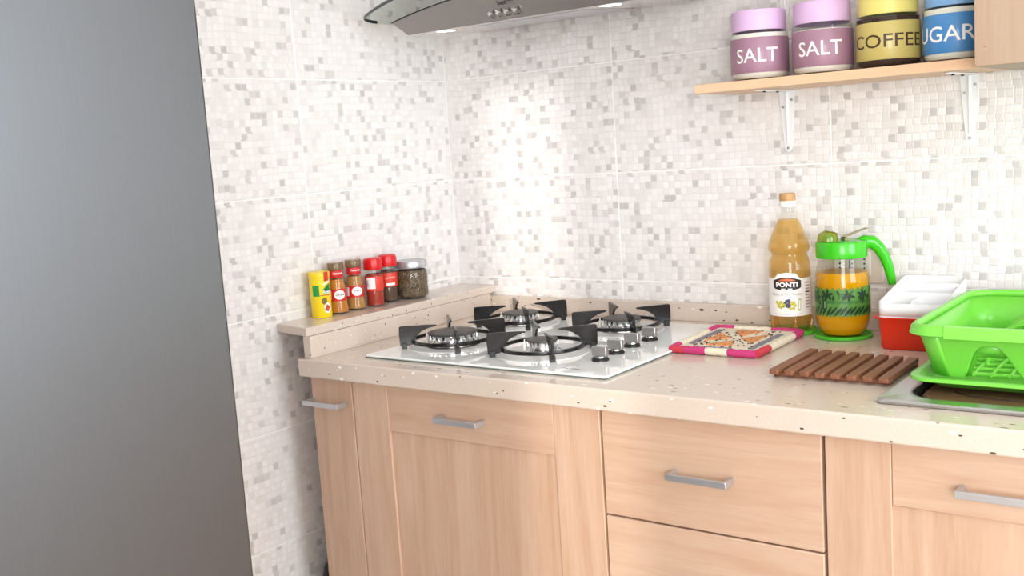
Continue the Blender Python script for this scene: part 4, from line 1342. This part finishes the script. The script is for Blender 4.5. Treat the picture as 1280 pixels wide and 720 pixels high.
# ------------------------------------------------------------------ green dish drainer
t = thing('dish_drainer', 'lime green plastic dish drainer basket standing on its drip tray over the sink', 'dish drainer', (1.50, -0.31, SZ))
dx0, dx1, dy0, dy1 = 1.2840, 1.7300, -.5010, -.1200
trz = .9405
T_ = lambda d, z, rc: (dx0 - .002 + d, dx1 + .002 - d, dy0 - .001 + d, dy1 + .001 - d, rc, z)
obj('drip_tray', MB().rloft([T_(.040, .9228, .030), T_(.030, .9232, .034), T_(.016, .9330, .036), T_(.002, .9345, .038), T_(0, .9362, .038), T_(.001, trz, .038), T_(.006, trz + .0012, .036), T_(.014, trz - .0005, .034), T_(.024, .9280, .030), T_(.034, .9262, .028)], 8, True, True), GREENP, t, smooth=50)
# basket shell
B0, B1 = .9365, 1.0180
def BL(s_, z, rc, grow=0.0):
    e = .036 * (1 - s_)
    return (dx0 + .010 + e * .42 - grow, dx1 - .010 - e * .42 + grow, dy0 + .009 + e - grow, dy1 - .009 - e * .5 + grow, rc, z)
lv0, lv1 = BL(0, B0, .030), BL(1, B1 - .006, .034)
shell = MB().rloft([lv0, lv1], 8, False, False)
# front straight wall is replaced by a wall with an arched opening
k8 = 9
ring0 = shell.v[:36]
ring1 = shell.v[36:72]
iA, iB = 26, 27             # straight run along the front (last of corner 3, first of corner 4)
shell.f = [f for f in shell.f if not (set(f) == {iA, iB, iA + 36, iB + 36})]
a0_, b0_, a1_, b1_ = [Vector(v) for v in (ring0[iA], ring0[iB], ring1[iA], ring1[iB])]
def fw(x, z, d=0.0):         # point on the slanted front wall
    s_ = (z - B0) / (B1 - .006 - B0)
    y = a0_.y + (a1_.y - a0_.y) * s_
    return (x, y + d, z)
arch_o = [(1.3580, B0), (1.3625, .9480), (1.3680, .9620), (1.3740, .9760), (1.3815, .9865), (1.3915, .9925), (1.4035, .9935), (1.4135, .9885), (1.4215, .9785), (1.4290, .9640), (1.4370, .9490), (1.4440, B0)]
outl = [tuple(a0_)] + [fw(x, z) for x, z in arch_o] + [tuple(b0_), tuple(b1_), tuple(a1_)]
bk = obj('basket', shell, GREENP, t, solid=.0026, smooth=40)
fwp = [(a0_.x - .0003, B0)] + arch_o + [(b0_.x + .0003, B0), (b1_.x + .0003, B1 - .006), (a1_.x - .0003, B1 - .006)]
obj('front_wall', MB().prism(fwp, lambda a, z, d_: fw(a, z, d_), -.0013, .0013), GREENP, bk, smooth=0)
# recessed bay in the arch with its own lower opening
bay_in = [(1.3640, B0), (1.3800, .9700), (1.4235, .9705), (1.4400, B0)]
bay = MB()
m_ = len(arch_o)
vs = [fw(x, z) for x, z in arch_o] + [fw(x, z, .014) for x, z in arch_o]
bay.add(vs, [(i, i + 1, i + 1 + m_, i + m_) for i in range(m_ - 1)])
pl3 = [fw(x, z, .014) for x, z in arch_o] + [fw(x, z, .014) for x, z in reversed(bay_in)]
bay.add(pl3, [tuple(range(len(pl3)))])
obj('arch_bay', bay, GREENP, bk, solid=.002, smooth=40)
# inner base grid
fl_ = MB()
for i in range(16):
    x = dx0 + .035 + i * (dx1 - dx0 - .07) / 15
    obj('base_rib', MB().tube([(x, dy0 + .055, .9395), (x, dy0 + .10, .9425), (x, dy1 - .09, .9425), (x, dy1 - .04, .9395)], .0028, 6), GREENP, bk)
for i in range(9):
    y = dy0 + .06 + i * .034
    obj('base_rib', MB().tube([(dx0 + .03, y, .9400), (dx1 - .03, y, .9400)], .0026, 6), GREENP, bk)
# arched plate dividers rising along the long middle of the basket
for i in range(9):
    y = dy0 + .115 + i * .026
    pts = []
    for j in range(11):
        a = PI * j / 10
        pts.append((1.440 - .066 * math.cos(a), y + .004, .9420 + .0680 * math.sin(a)))
    obj('plate_divider', MB().tube(pts, .0030, 6), GREENP, bk)
# rolled rim
def RM(d, z):
    return (dx0 + .011 - d, dx1 - .011 + d, dy0 + .010 - d, dy1 - .010 + d, .036 + d * .5, z)
obj('rim', MB().rloft([RM(-.001, B1 - .0075), RM(0, B1 - .001), RM(.003, B1 + .0018), RM(.007, B1 + .0012), RM(.0105, B1 - .003), RM(.0120, B1 - .0115), RM(.0128, B1 - .0125)], 8, False, False), GREENP, bk, solid=.0018, smooth=60)
# thicker grip section along the front and rear rim
for yy, sg in ((dy0, -1), (dy1, 1)):
    prof = [(-.008 * sg, B1 + .0028), (.001 * sg, B1 + .0026), (.0042 * sg, B1 - .002), (.0055 * sg, B1 - .0145), (.0030 * sg, B1 - .0150), (.0010 * sg, B1 - .003), (-.008 * sg, B1 + .0010)]
    obj('rim_grip', MB().prism([(p, z) for p, z in prof], lambda p, z, x: (x, yy + p, z), 1.3420, 1.6720), GREENP, bk, smooth=50)
